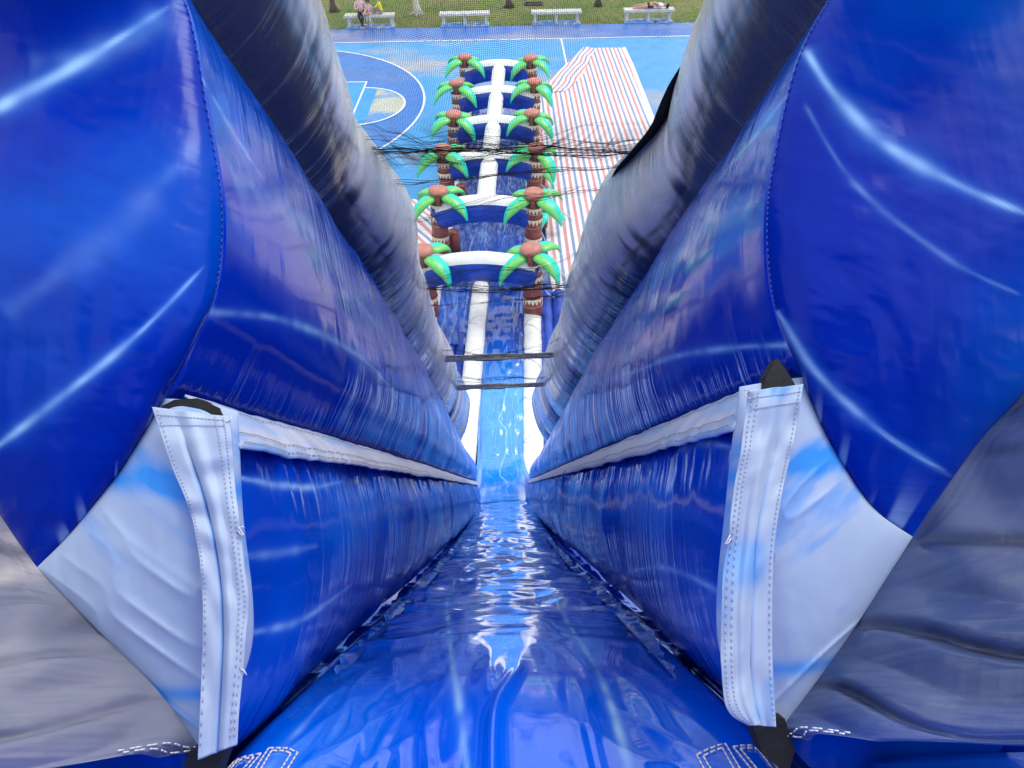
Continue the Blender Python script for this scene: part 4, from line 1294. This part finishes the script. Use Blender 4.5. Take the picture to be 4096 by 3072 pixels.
SIDES = {
 -1: dict(seam=SEAM[-1],
          concave=[(-0.517, 0.157), (-0.535, 0.126), (-0.572, 0.058), (-0.597, 0.022), (-0.647, -0.043), (-0.69, -0.088)],
          dark=[(-1.12, 0.62), (-0.98, 0.36), (-0.85, 0.13), (-0.752, -0.009), (-0.69, -0.088), (-0.603, -0.173), (-0.505, -0.265), (-0.435, -0.352)],
          strap_in=[(-0.412, 0.122), (-0.403, 0.073), (-0.392, -0.015), (-0.377, -0.114), (-0.372, -0.209), (-0.381, -0.335)],
          strap_out=[(-0.524, 0.141), (-0.492, 0.056), (-0.461, -0.013), (-0.444, -0.079), (-0.434, -0.175), (-0.433, -0.352)],
          st=[([(-0.815, 0.599), (-0.774, 0.626), (-0.65, 0.704), (-0.515, 0.802)], 0.013, 0.9), ([(-0.758, 0.065), (-0.722, 0.09), (-0.642, 0.155), (-0.534, 0.248), (-0.44, 0.352)], 0.007, 0.75), ([(-0.741, 0.284), (-0.579, 0.41), (-0.459, 0.561)], 0.030, 0.12), ([(-0.741, 0.70), (-0.579, 0.74), (-0.459, 0.861)], 0.03, 0.18)]),
  1: dict(seam=SEAM[1],
          concave=[(0.480, 0.155), (0.484, 0.125), (0.507, 0.055), (0.541, -0.017), (0.571, -0.06), (0.617, -0.096)],
          dark=[(1.15, 0.55), (1.0, 0.33), (0.90, 0.20), (0.826, 0.116), (0.738, 0.039), (0.617, -0.096), (0.514, -0.219), (0.435, -0.305), (0.371, -0.37)],
          strap_in=[(0.384, 0.133), (0.362, 0.059), (0.341, -0.016), (0.323, -0.11), (0.307, -0.238), (0.305, -0.312), (0.329, -0.340)],
          strap_out=[(0.467, 0.14), (0.443, 0.056), (0.417, -0.019), (0.393, -0.112), (0.377, -0.241), (0.371, -0.345)],
          st=[([(0.519, 0.697), (0.558, 0.612), (0.622, 0.529), (0.723, 0.454), (0.853, 0.387)], 0.013, 0.85), ([(0.425, 0.25), (0.432, 0.236), (0.472, 0.156), (0.557, 0.063), (0.657, -0.009)], 0.007, 0.75), ([(0.507, 0.597), (0.574, 0.451), (0.703, 0.323), (0.81, 0.26)], 0.006, 0.25)]),
}
for side, D in SIDES.items():
    sd = 170 if side < 0 else 190
    nd = [i for i, p in enumerate(D['dark']) if abs(p[0] - D['concave'][-1][0]) < 1e-6][0]
    top_out = D['dark'][0]
    # blue wall end, bulging towards the platform
    top = z3([D['seam'][0], ((D['seam'][0][0] + top_out[0] * 1.02) / 2, 1.08), (top_out[0] * 1.02, 1.05)], S0)
    bottom = z3(D['concave'], S0)
    left = z3(D['seam'], S0)
    right = z3([(top_out[0] * 1.02, 1.05)] + D['dark'][:nd + 1], S0)
    P, u, v = coons(top, bottom, left, right, 200, 260)
    bul = 0.075 * np.sin(np.clip(u, 0, 1) * math.pi) ** 0.8 * np.sin(np.clip(v, 0, 1) * math.pi) ** 0.6
    bul = bul + (0.006 * fbm(P[..., 0] * 7 + P[..., 1] * 4, P[..., 1] * 9, sd) + 0.004 * vnoise((P[..., 0] - side * 0.5) * 30, (P[..., 1] - 0.15) * 5, sd + 1) * np.exp(-((P[..., 1] - 0.2) / 0.2) ** 2)) * np.sin(u * math.pi) ** 0.4
    s_ = P[..., 2] - bul
    k = s_ / S0
    x, n = P[..., 0] * k, P[..., 1] * k
    pull = np.exp(-((v - 1) / 0.10) ** 2)
    c = marble(x * 2.2, n * 2.2, (sd + 2) % 40, np.array([0.0, 0.018, 0.31]), np.array([0.0, 0.090, 0.52]), amt=0.85)
    c = add_streaks(c, x / k * 0.9 / 0.95, n / k * 0.9 / 0.95, D['st'])
    # short pale brush strokes above the concave hem
    br = (np.exp(-((1 - v) / 0.05) ** 2) * smooth(0.0, 0.6, vnoise(u * 22, v * 6, sd + 3)))[..., None] * 0.55
    c = c * (1 - br) + np.array([0.30, 0.48, 0.80]) * br
    ep = link('wall_end', grid_mesh('wall_end', W(x, n, s_), np.stack([x, n], -1), c, {'wr': 0.05 + 0.5 * pull + 0.25 * np.exp(-(u / 0.05) ** 2), 'lf': 0.30 + 0 * u}, flip=(side < 0)), M['end'], slide)
    # seam stitching down the corner
    mb = MB()
    sp_ = spline(D['seam'], 150)
    for i in range(0, 148, 2):
        a_, b_ = W(*sp_[i], S0 - 0.004), W(*sp_[i + 1], S0 - 0.004)
        mb.tube([tuple(a_), tuple(b_)], 0.0014, 4)
    mb.build('stitching', M['blue_tube'], ep)
    # pale corner panel
    cc_ = D['dark'][-1]
    A2 = (D['strap_in'][0][0] * 0.98, D['strap_in'][0][1] + 0.01)
    top = z3([D['concave'][0], ((D['concave'][0][0] + A2[0]) / 2, 0.15), A2], S0)
    bottom = z3(D['dark'][nd:], S0)
    left = z3(D['concave'], S0)
    right = z3([A2, (D['strap_in'][2][0], -0.015), (D['strap_in'][4][0], D['strap_in'][4][1]), cc_], S0 + 0.004)
    P, u, v = coons(top, bottom, left, right, 120, 160)
    bul = 0.045 * np.sin(u * math.pi) ** 0.8 * np.sin(v * math.pi) ** 0.7
    crease = np.exp(-((P[..., 1] - 0.045 + 0.12 * (P[..., 0] + 0.55 * -side) - 0.0) / 0.010) ** 2)
    bul = bul + 0.004 * fbm(P[..., 0] * 14, P[..., 1] * 7, sd + 5) + 0.005 * (1 - np.abs(vnoise(P[..., 0] * 6, P[..., 1] * 20 + P[..., 0] * 14 * -side, sd + 6))) ** 6 * np.sin(u * math.pi)
    s_ = P[..., 2] - bul
    k = s_ / S0
    x, n = P[..., 0] * k, P[..., 1] * k
    base = np.array([0.35, 0.44, 0.62]); bl = np.array([0.03, 0.25, 0.72])
    m1 = smooth(-0.02, 0.50, fbm(x * 6 + n * 3, n * 22 + x * 14 * -side, (sd + 7) % 40, 5)) * 0.8
    band = np.exp(-((n - 0.035 - 0.15 * (abs(x) - 0.55) * (1 if side > 0 else 1)) / 0.020) ** 2) * 0.9
    band2 = np.exp(-((n + 0.27) / 0.012) ** 2) * 0.8
    m_ = np.clip(0.75 * m1 + band + band2, 0, 1)[..., None]
    c = base * (1 - m_) + bl * m_
    link('corner_panel', grid_mesh('corner_panel', W(x, n, s_), np.stack([x, n], -1), c, {'wr': 0.3 + 0 * u, 'lf': 0.6 + 0 * u}, flip=(side < 0)), M['cloth'], slide)
    # dark platform bolster
    bd = spline([(x_, n_) for x_, n_ in D['dark']], 340)
    t = np.linspace(0, 1, 110)
    a = np.linspace(1, 0, 340)          # 1 at the top of the boundary, 0 at its foot
    T_, A_ = np.meshgrid(t, a, indexing='ij')
    s_ = S0 - 0.50 * T_ + 0.0
    x = bd[None, :, 0] + side * (0.42 * T_ + 0.05 * np.sin(T_ * 3) * A_)
    n = bd[None, :, 1] + 0.13 * T_ * (1 - A_) + 0.02 * T_
    bulge = 0.10 * np.sin(np.clip(A_ * 1.0, 0, 1) * math.pi) ** 0.7 * np.sin(np.clip(T_ * 1.2, 0, 1) * math.pi / 2)
    x = x - side * 0.75 * bulge
    n = n + 0.45 * bulge
    fold = 0.020 * np.exp(-(((A_ * 6 + T_ * 1.5 + 0.3 * vnoise(T_ * 3, A_ * 2, sd + 8)) % 1.0 - 0.5) / 0.10) ** 2) * smooth(0, 0.1, T_)
    fold = fold + 0.008 * fbm(A_ * 9 + T_ * 3, T_ * 3, sd + 9) * smooth(0, 0.1, T_)
    phs = A_ * 8.5 + (1.6 if side > 0 else 1.1) * T_ + 0.25 * vnoise(T_ * 3, A_ * 3, sd + 30)
    wv = (phs - 0.5) % 1.0 - 0.5
    deep = 0.4 + 0.6 * smooth(-0.5, 0.5, vnoise(np.floor(phs - 0.5) * 1.7, T_ * 2.2, sd + 31))
    lobe = (0.016 * np.cos(wv * math.pi) - 0.016 * np.exp(-(wv / 0.075) ** 2)) * deep * smooth(0, 0.10, T_)
    lobe = lobe + 0.006 * vnoise(A_ * 26 + T_ * 6, T_ * 5, sd + 32) * smooth(0, 0.1, T_)
    x = x - side * (lobe * 0.8) + side * fold * 0.15; n = n + lobe * 0.6
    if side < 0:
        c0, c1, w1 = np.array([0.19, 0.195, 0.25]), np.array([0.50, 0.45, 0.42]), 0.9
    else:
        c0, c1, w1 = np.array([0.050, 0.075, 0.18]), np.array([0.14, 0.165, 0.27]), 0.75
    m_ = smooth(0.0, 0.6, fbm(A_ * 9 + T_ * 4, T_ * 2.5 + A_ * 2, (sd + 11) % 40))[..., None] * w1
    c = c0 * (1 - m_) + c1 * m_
    cr = (np.exp(-(wv / 0.09) ** 2) * deep)[..., None] * (0.8 if side > 0 else 0.45)  # crease shade painted dark along the fold valleys
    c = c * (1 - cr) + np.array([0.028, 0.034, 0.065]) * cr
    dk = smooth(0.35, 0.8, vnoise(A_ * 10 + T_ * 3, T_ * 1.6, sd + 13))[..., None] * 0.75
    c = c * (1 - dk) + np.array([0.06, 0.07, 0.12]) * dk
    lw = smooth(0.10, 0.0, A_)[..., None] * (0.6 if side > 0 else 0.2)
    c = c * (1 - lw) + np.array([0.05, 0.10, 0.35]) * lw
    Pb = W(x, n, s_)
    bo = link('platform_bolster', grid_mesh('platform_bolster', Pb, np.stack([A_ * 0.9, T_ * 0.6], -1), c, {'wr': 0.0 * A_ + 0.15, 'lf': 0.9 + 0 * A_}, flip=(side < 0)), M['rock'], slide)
    for j in (-3, -7):
        mb = MB()
        pts = Pb[:, j] - N_ * -0.003 - side * X_ * 0.003 - S_ * 0.002
        acc = 0.0
        for i in range(len(pts) - 1):
            a_, b_ = pts[i], pts[i + 1]
            if i > 18: break
            if i % 3 != 2: mb.tube([tuple(a_), tuple(b_)], 0.0011, 4)
        mb.build('stitching', M['thread'], bo)
    # hanging corner strap: a folded band of printed cloth
    ci, co_ = spline(D['strap_in'], 130), spline(D['strap_out'], 130)
    w_ = np.linspace(0, 1, 60)
    WW, VV = np.meshgrid(w_, np.linspace(0, 1, 130))
    x = co_[:, None, 0] * (1 - WW) + ci[:, None, 0] * WW
    n = co_[:, None, 1] * (1 - WW) + ci[:, None, 1] * WW
    f1 = 0.30 + 0.22 * VV
    s_ = 0.893 - 0.006 * np.exp(-((WW - f1 - 0.16) / 0.10) ** 2) + (0.010 if side < 0 else 0.003) * np.exp(-((WW - f1) / 0.05) ** 2) * smooth(0.0, 0.25, VV)
    s_ = s_ - 0.004 * np.exp(-((WW - 0.85) / 0.12) ** 2) + 0.006 * vnoise(VV * 14, WW * 3, sd + 15) - 0.02 * VV
    x = x + side * -1 * 0.004 * vnoise(VV * 9, WW * 0, sd + 16) * smooth(0.7, 1, WW)
    k = s_ / 0.93
    m1 = smooth(0.05, 0.6, fbm(x * 9 + n * 7, n * 10 - x * 8 * side, (sd + 17) % 40)) * 0.65
    line = np.exp(-((WW - f1 + 0.03) / 0.05) ** 2) * smooth(0.15, 0.4, VV) * (0.9 if side < 0 else 0.25)  # blue shadow of the fold, painted along the pleat
    m_ = np.clip(m1 + line, 0, 1)[..., None]
    c = np.array([0.39, 0.47, 0.61]) * (1 - m_) + np.array([0.08, 0.32, 0.76]) * m_
    Ps = W(x * k, n * k, s_)
    st = link('corner_strap', grid_mesh('corner_strap', Ps, np.stack([x, n], -1), c, {'wr': 0.35 + 0 * WW, 'lf': 0.5 + 0 * WW}, flip=(side < 0)), M['cloth'], slide)
    so = st.modifiers.new('thickness', 'SOLIDIFY'); so.thickness = 0.004; so.offset = 0
    for j in (55, 49, 4):
        mb = MB()
        for i in range(2, 126, 2):
            a_, b_ = Ps[i, j] - S_ * 0.0035, Ps[i + 1, j] - S_ * 0.0035
            mb.tube([tuple(a_), tuple(a_ + (b_ - a_) * 1.1)], 0.0007, 4)
        mb.build('stitching', M['thread_blue'], st)
    mb = MB()
    for i in (5, 10):
        for j in range(2, 56, 3):
            a_, b_ = Ps[i, j] - S_ * 0.0035, Ps[i, j + 2] - S_ * 0.0035
            mb.tube([tuple(a_), tuple(b_)], 0.0007, 4)
    mb.build('stitching', M['thread_blue'], st)
    # black pieces standing in for the dark gaps above and below the strap
    tx = -0.470 if side < 0 else 0.432
    tp_pts = [(tx - 0.043, 0.143), (tx - 0.025, 0.152), (tx + 0.01, 0.153), (tx + 0.04, 0.138), (tx + 0.05, 0.122), (tx + 0.0, 0.12), (tx - 0.05, 0.125)] if side < 0 else \
             [(tx - 0.030, 0.126), (tx - 0.016, 0.158), (tx + 0.002, 0.184), (tx + 0.014, 0.165), (tx + 0.028, 0.136), (tx + 0.0, 0.120)]
    fr_ = [W(x_, n_, 0.935) for x_, n_ in tp_pts]; bk = [W(x_, n_, 0.962) for x_, n_ in tp_pts]
    m0 = len(fr_)
    ctr = sum(fr_) / m0 - S_ * 0.001
    MB().add(fr_ + bk + [ctr], [(i, (i + 1) % m0, 2 * m0) for i in range(m0)] + [(i, m0 + i, m0 + (i + 1) % m0, (i + 1) % m0) for i in range(m0)]).build('dark_gap_piece', M['black'], slide)
    bx_, bn = D['strap_out'][-1]
    q = [(bx_ + side * 0.012, bn + 0.012), (bx_ - side * 0.040, bn + 0.022), (bx_ - side * 0.022, bn - 0.035), (bx_ + side * 0.008, bn - 0.060), (bx_ + side * 0.022, bn - 0.03)]
    fr_ = [W(x_, n_, 0.925) for x_, n_ in q]; bk = [W(x_, n_, 0.96) for x_, n_ in q]
    m0 = len(q)
    MB().add(fr_ + bk, [tuple(range(m0))] + [(i, m0 + i, m0 + (i + 1) % m0, (i + 1) % m0) for i in range(m0)]).build('dark_gap_piece', M['black'], slide)
    # loose thread ends
    rr = random.Random(sd)
    for k_ in range(5):
        i = rr.choice((2, 3, 60, 90, 110, 124))
        a_ = Ps[i, 57]
        pts = [a_ + X_ * (-side) * 0.007 * q_ + N_ * 0.006 * math.sin(q_ * 2 + k_) - S_ * 0.004 for q_ in (0, 0.4, 0.8, 1.2)]
        MB().tube([tuple(p) for p in pts], 0.0009, 4).build('loose_thread', M['thread'], st)

# stitched patches where the bed is sewn to the platform
def dashes(mb, a, b, r=0.0015, on=0.008, gap=0.003):
    """a, b: (x, s) on the bed"""
    L_ = math.hypot(b[0] - a[0], b[1] - a[1]); t = 0
    while t < L_:
        t2 = min(L_, t + on)
        q = [(a[0] + (b[0] - a[0]) * w / L_, a[1] + (b[1] - a[1]) * w / L_) for w in (t, t2)]
        pts = [W(x_ + float(centre(0.0)(np.float64(s_))), float(bed_n(np.float64(x_), np.float64(s_)) + bed_folds(np.float64(x_), np.float64(s_))) + 0.0025, s_) for x_, s_ in q]
        mb.tube([tuple(p) for p in pts], r, 4)
        t = t2 + gap
for (xa, xb, s1) in ((-0.412, -0.370, 1.055), (-0.364, -0.318, 1.070), (0.306, 0.352, 1.022), (0.360, 0.402, 1.012)):
    mb = MB()
    for ins in (0.0, 0.008):
        a_, b_ = xa + ins, xb - ins
        dashes(mb, (a_, s1 - ins), (b_, s1 - ins)); dashes(mb, (a_, s1 - ins), (a_ + 0.01, s1 - 0.16)); dashes(mb, (b_, s1 - ins), (b_ - 0.005, s1 - 0.16))
    mb.build('stitching', M['thread'], bed)

# platform floor beside and behind the bed
A_, B_ = np.meshgrid(np.linspace(-2.3, 2.3, 180), np.linspace(-1.2, 1.25, 110))
c = marble(A_ * 2, B_ * 2, 31)
link('platform_floor', grid_mesh('platform_floor', W(A_, -0.395 + 0.006 * fbm(A_ * 5, B_ * 5, 18) - 0.30 * smooth(0.50, 0.44, np.abs(A_)) - 0.5 * smooth(0.95, 0.97, B_) * smooth(0.78, 0.66, np.abs(A_)), B_), np.stack([A_, B_], -1), c, {'wr': 0.1 + 0 * A_, 'lf': 0.4 + 0 * A_}), M['end'], slide)

# inflated body under the chute, both lanes wide
def sl(n, s): p = W(0.0, n, s); return (p[1], p[2])
prof = [(-1.6, 0.0), (-1.6, 7.35), sl(-0.72, 0.25), sl(-0.72, 9.3), (5.9, 0.0)]
v, f = [], []
for x in (-2.1, 0.95):
    v += [(x, y, z) for y, z in prof]
f = [(0, 1, 2, 3, 4), (9, 8, 7, 6, 5)] + [(i, (i + 1) % 5 + 0, 5 + (i + 1) % 5, 5 + i) for i in range(5)]
MB().add(v, f).build('slide_body', M['blue_tube'], slide)

# ---- unseen enclosure added behind and above the chute's mouth to shade the wall ends
for k in range(8):
    xx = -1.75 + 0.5 * k
    white_tube('shade_back_tube', [(xx, -2.3, 7.2), (xx, -2.35, 10.3)], 0.265, parent=slide, seed=70 + k, mat='blue_tube', wr=0.01)
for sgn in (-1, 1):
    for k in range(5):
        yy = -2.0 + 0.45 * k
        white_tube('shade_side_tube', [(sgn * 1.95, yy, 7.2), (sgn * 1.95, yy, 11.0 - 0.02 * k)], 0.24, parent=slide, seed=80 + k, mat='blue_tube', wr=0.01)
for k in range(3):
    yy = -1.9 + 0.47 * k
    white_tube('shade_roof_tube', [(-2.2, yy, 11.1), (0, yy, 11.45), (2.2, yy, 11.1)], 0.25, parent=slide, seed=90 + k, mat='blue_tube', wr=0.01)

# ---- net over the chute
def net_n(x, s): return np.minimum(1.12 + 0.44 * (1 - 0.88 * smooth(2.6, 4.8, s)) * (np.asarray(x) / 0.6) ** 2, 1.52)
xs = np.linspace(-0.72, 0.78, 110); s = s_samples(6.85, 260, 0.9)
SS, XX = np.meshgrid(s, xs, indexing='ij')
nn = net_n(XX, SS) + 0.012 * fbm(XX * 3, SS * 4, 27) + 0.006 * vnoise(XX * 2, SS * 20, 28)
gath = 0
for (sc, wd, k) in ((1.86, 0.05, 0.25), (1.95, 0.05, 0.55), (2.02, 0.04, 0.35), (3.30, 0.10, 0.35), (3.48, 0.08, 0.4)):
    gath = gath + k * np.exp(-((SS * 1.15 / net_n(XX, SS) - sc - 0.03 * vnoise(XX * 3, 0 * XX, 29)) / wd) ** 2)
gath = np.clip(gath * (0.6 + 0.9 * vnoise(XX * 5, SS * 60, 30)), 0, 0.8)
Pn = W(XX, nn, SS)
net = link('safety_net', grid_mesh('safety_net', Pn, np.stack([XX, SS], -1), None, {'dens': gath}), M['net'], slide)
def net_point(x, s_, lift=0.0):
    return W(x, float(net_n(x, s_)) + lift, s_)
def net_band(s_, w, dx0, dx1):
    a = np.linspace(dx0, dx1, 60); b = np.linspace(-0.5, 0.5, 8)
    A, B2 = np.meshgrid(a, b, indexing='ij')
    ww = w * (0.85 + 0.25 * vnoise(A * 7, 0 * A, 60))
    P = W(A, 1.13, s_ + 0.0 * A)
    P = P + (B2 * ww)[..., None] * (N_ * 0.85 - S_ * 0.5) + (0.006 * vnoise(A * 8, B2 * 9, 61))[..., None] * S_
    o = link('net_band', grid_mesh('net_band', P), M['webbing'], net)
    so = o.modifiers.new('thickness', 'SOLIDIFY'); so.thickness = 0.006
M['webbing'] = plain('charcoal_webbing', (0.34, 0.35, 0.36), 0.75, 0.4, 60.0, 0.003, 80.0)
net_band(5.25, 0.062, -0.52, 0.54)
net_band(6.80, 0.066, -0.52, 0.56)
# gathered cords: thin bundles of netting drawn together across the chute
rr = random.Random(11)
def cord(sl_, sr_, wig, r, x0=-0.60, x1=0.64):
    x0, x1 = max(x0, -0.50), min(x1, 0.53)
    """a bundle of strands that splits and rejoins along its length"""
    mb = MB()
    ph, f1, f2 = rr.uniform(0, 6), rr.uniform(3, 6), rr.uniform(9, 15)
    ns = 3 + int(r * 900)
    for q in range(ns):
        pts, rad = [], []
        o1, o2, o3 = rr.uniform(0, 6), rr.uniform(2, 5), rr.uniform(0, 6)
        spread = rr.uniform(0.4, 1.6) * wig
        t0, t1 = (0, 1) if q < 2 else sorted((rr.uniform(-0.2, 0.6), rr.uniform(0.4, 1.2)))
        t0, t1 = max(0, t0), min(1, t1)
        if t1 - t0 < 0.15: continue
        for k in range(40):
            t = t0 + (t1 - t0) * k / 39
            x = x0 + (x1 - x0) * t
            s_ = sl_ + (sr_ - sl_) * t + wig * math.sin(f1 * t * 2 + ph) + 0.3 * wig * math.sin(f2 * t * 2 + ph * 2)
            s_ += spread * math.sin(o2 * t * 3 + o1) * (0.35 + 0.65 * abs(math.sin(t * 4 + o3))) + 0.004 * math.sin(37 * t + o1)
            nv = min(1.12 + 0.44 * (1 - 0.88 * float(smooth(2.6, 4.8, s_))) * (x / 0.6) ** 2, 1.5)
            kk = nv / 1.15                     # the gathers follow the rising edge of the net
            pts.append(tuple(W(x * kk, nv - 0.004 - 0.002 * q, s_ * kk)))
            rad.append(r * 0.30 * (0.25 + 0.75 * abs(math.sin(t * f1 + o1))) * (1 if 0 < k < 39 else 0.2))
        mb.tube(pts, rad, 5)
    mb.build('gathered_cord', M['black'], net)
for a, b, wg, r, x0, x1 in ((1.78, 1.95, 0.025, 0.0022, -0.60, 0.05), (1.83, 1.93, 0.02, 0.0026, -0.60, 0.30), (1.90, 1.97, 0.015, 0.0045, -0.60, 0.64), (1.93, 1.99, 0.012, 0.0055, -0.45, 0.5),
                            (1.96, 1.93, 0.02, 0.0035, -0.60, 0.64), (2.02, 1.90, 0.03, 0.0022, -0.6, 0.64), (1.88, 1.82, 0.02, 0.0018, -0.2, 0.64), (2.05, 1.98, 0.015, 0.002, -0.6, 0.1), (1.99, 2.03, 0.015, 0.002, -0.6, 0.2),
                            (2.17, 2.07, 0.014, 0.0042, -0.6, 0.64), (2.19, 2.09, 0.012, 0.002, -0.6, 0.3), (2.52, 2.17, 0.03, 0.0034, -0.6, 0.64), (2.50, 2.20, 0.02, 0.002, -0.2, 0.64),
                            (3.28, 2.95, 0.05, 0.004, -0.6, 0.64), (3.36, 3.42, 0.03, 0.0055, -0.6, 0.64), (3.42, 3.46, 0.02, 0.007, -0.6, 0.64), (3.30, 3.5, 0.05, 0.003, -0.6, 0.2), (3.72, 3.62, 0.03, 0.0045, -0.6, 0.64),
                            (3.78, 3.4, 0.02, 0.003, 0.1, 0.64), (5.0, 5.4, 0.05, 0.004, -0.5, 0.5), (6.3, 6.4, 0.06, 0.005, -0.5, 0.5), (6.5, 6.45, 0.06, 0.005, -0.5, 0.3), (5.3, 4.7, 0.05, 0.004, 0.0, 0.55)):
    cord(a, b, wg, r, x0, x1)
HEM_S, HEM_X = [1.45, 1.63, 1.81, 2.05, 2.24, 2.53, 2.95], [0.56, 0.535, 0.525, 0.47, 0.445, 0.435, 0.47]
# black hem of the net along the right rail
s = np.linspace(1.55, 2.62, 120); w_ = np.linspace(0, 1, 8)
A, B2 = np.meshgrid(s, w_, indexing='ij')
xin = np.interp(A, HEM_S, HEM_X) + 0.006 * vnoise(A * 9, 0 * A, 3)
kh = 1.16
P = W(xin * kh + 0.16 * (1 - B2), 1.15 * kh + 0.008 * vnoise(A * 7, B2 * 2, 5) + 0.04 * (1 - B2), A * kh)
hm = link('net_hem', grid_mesh('net_hem', P, flip=True), M['black'], net)
for off in (0.25, 0.6):
    j = int(off * 7)
    mb = MB()
    for i in range(0, 118, 2):
        mb.tube([tuple(P[i, j] - N_ * 0.004), tuple(P[i + 1, j] - N_ * 0.004)], 0.0012, 4)
    mb.build('hem_stitching', M['thread_grey'], net)
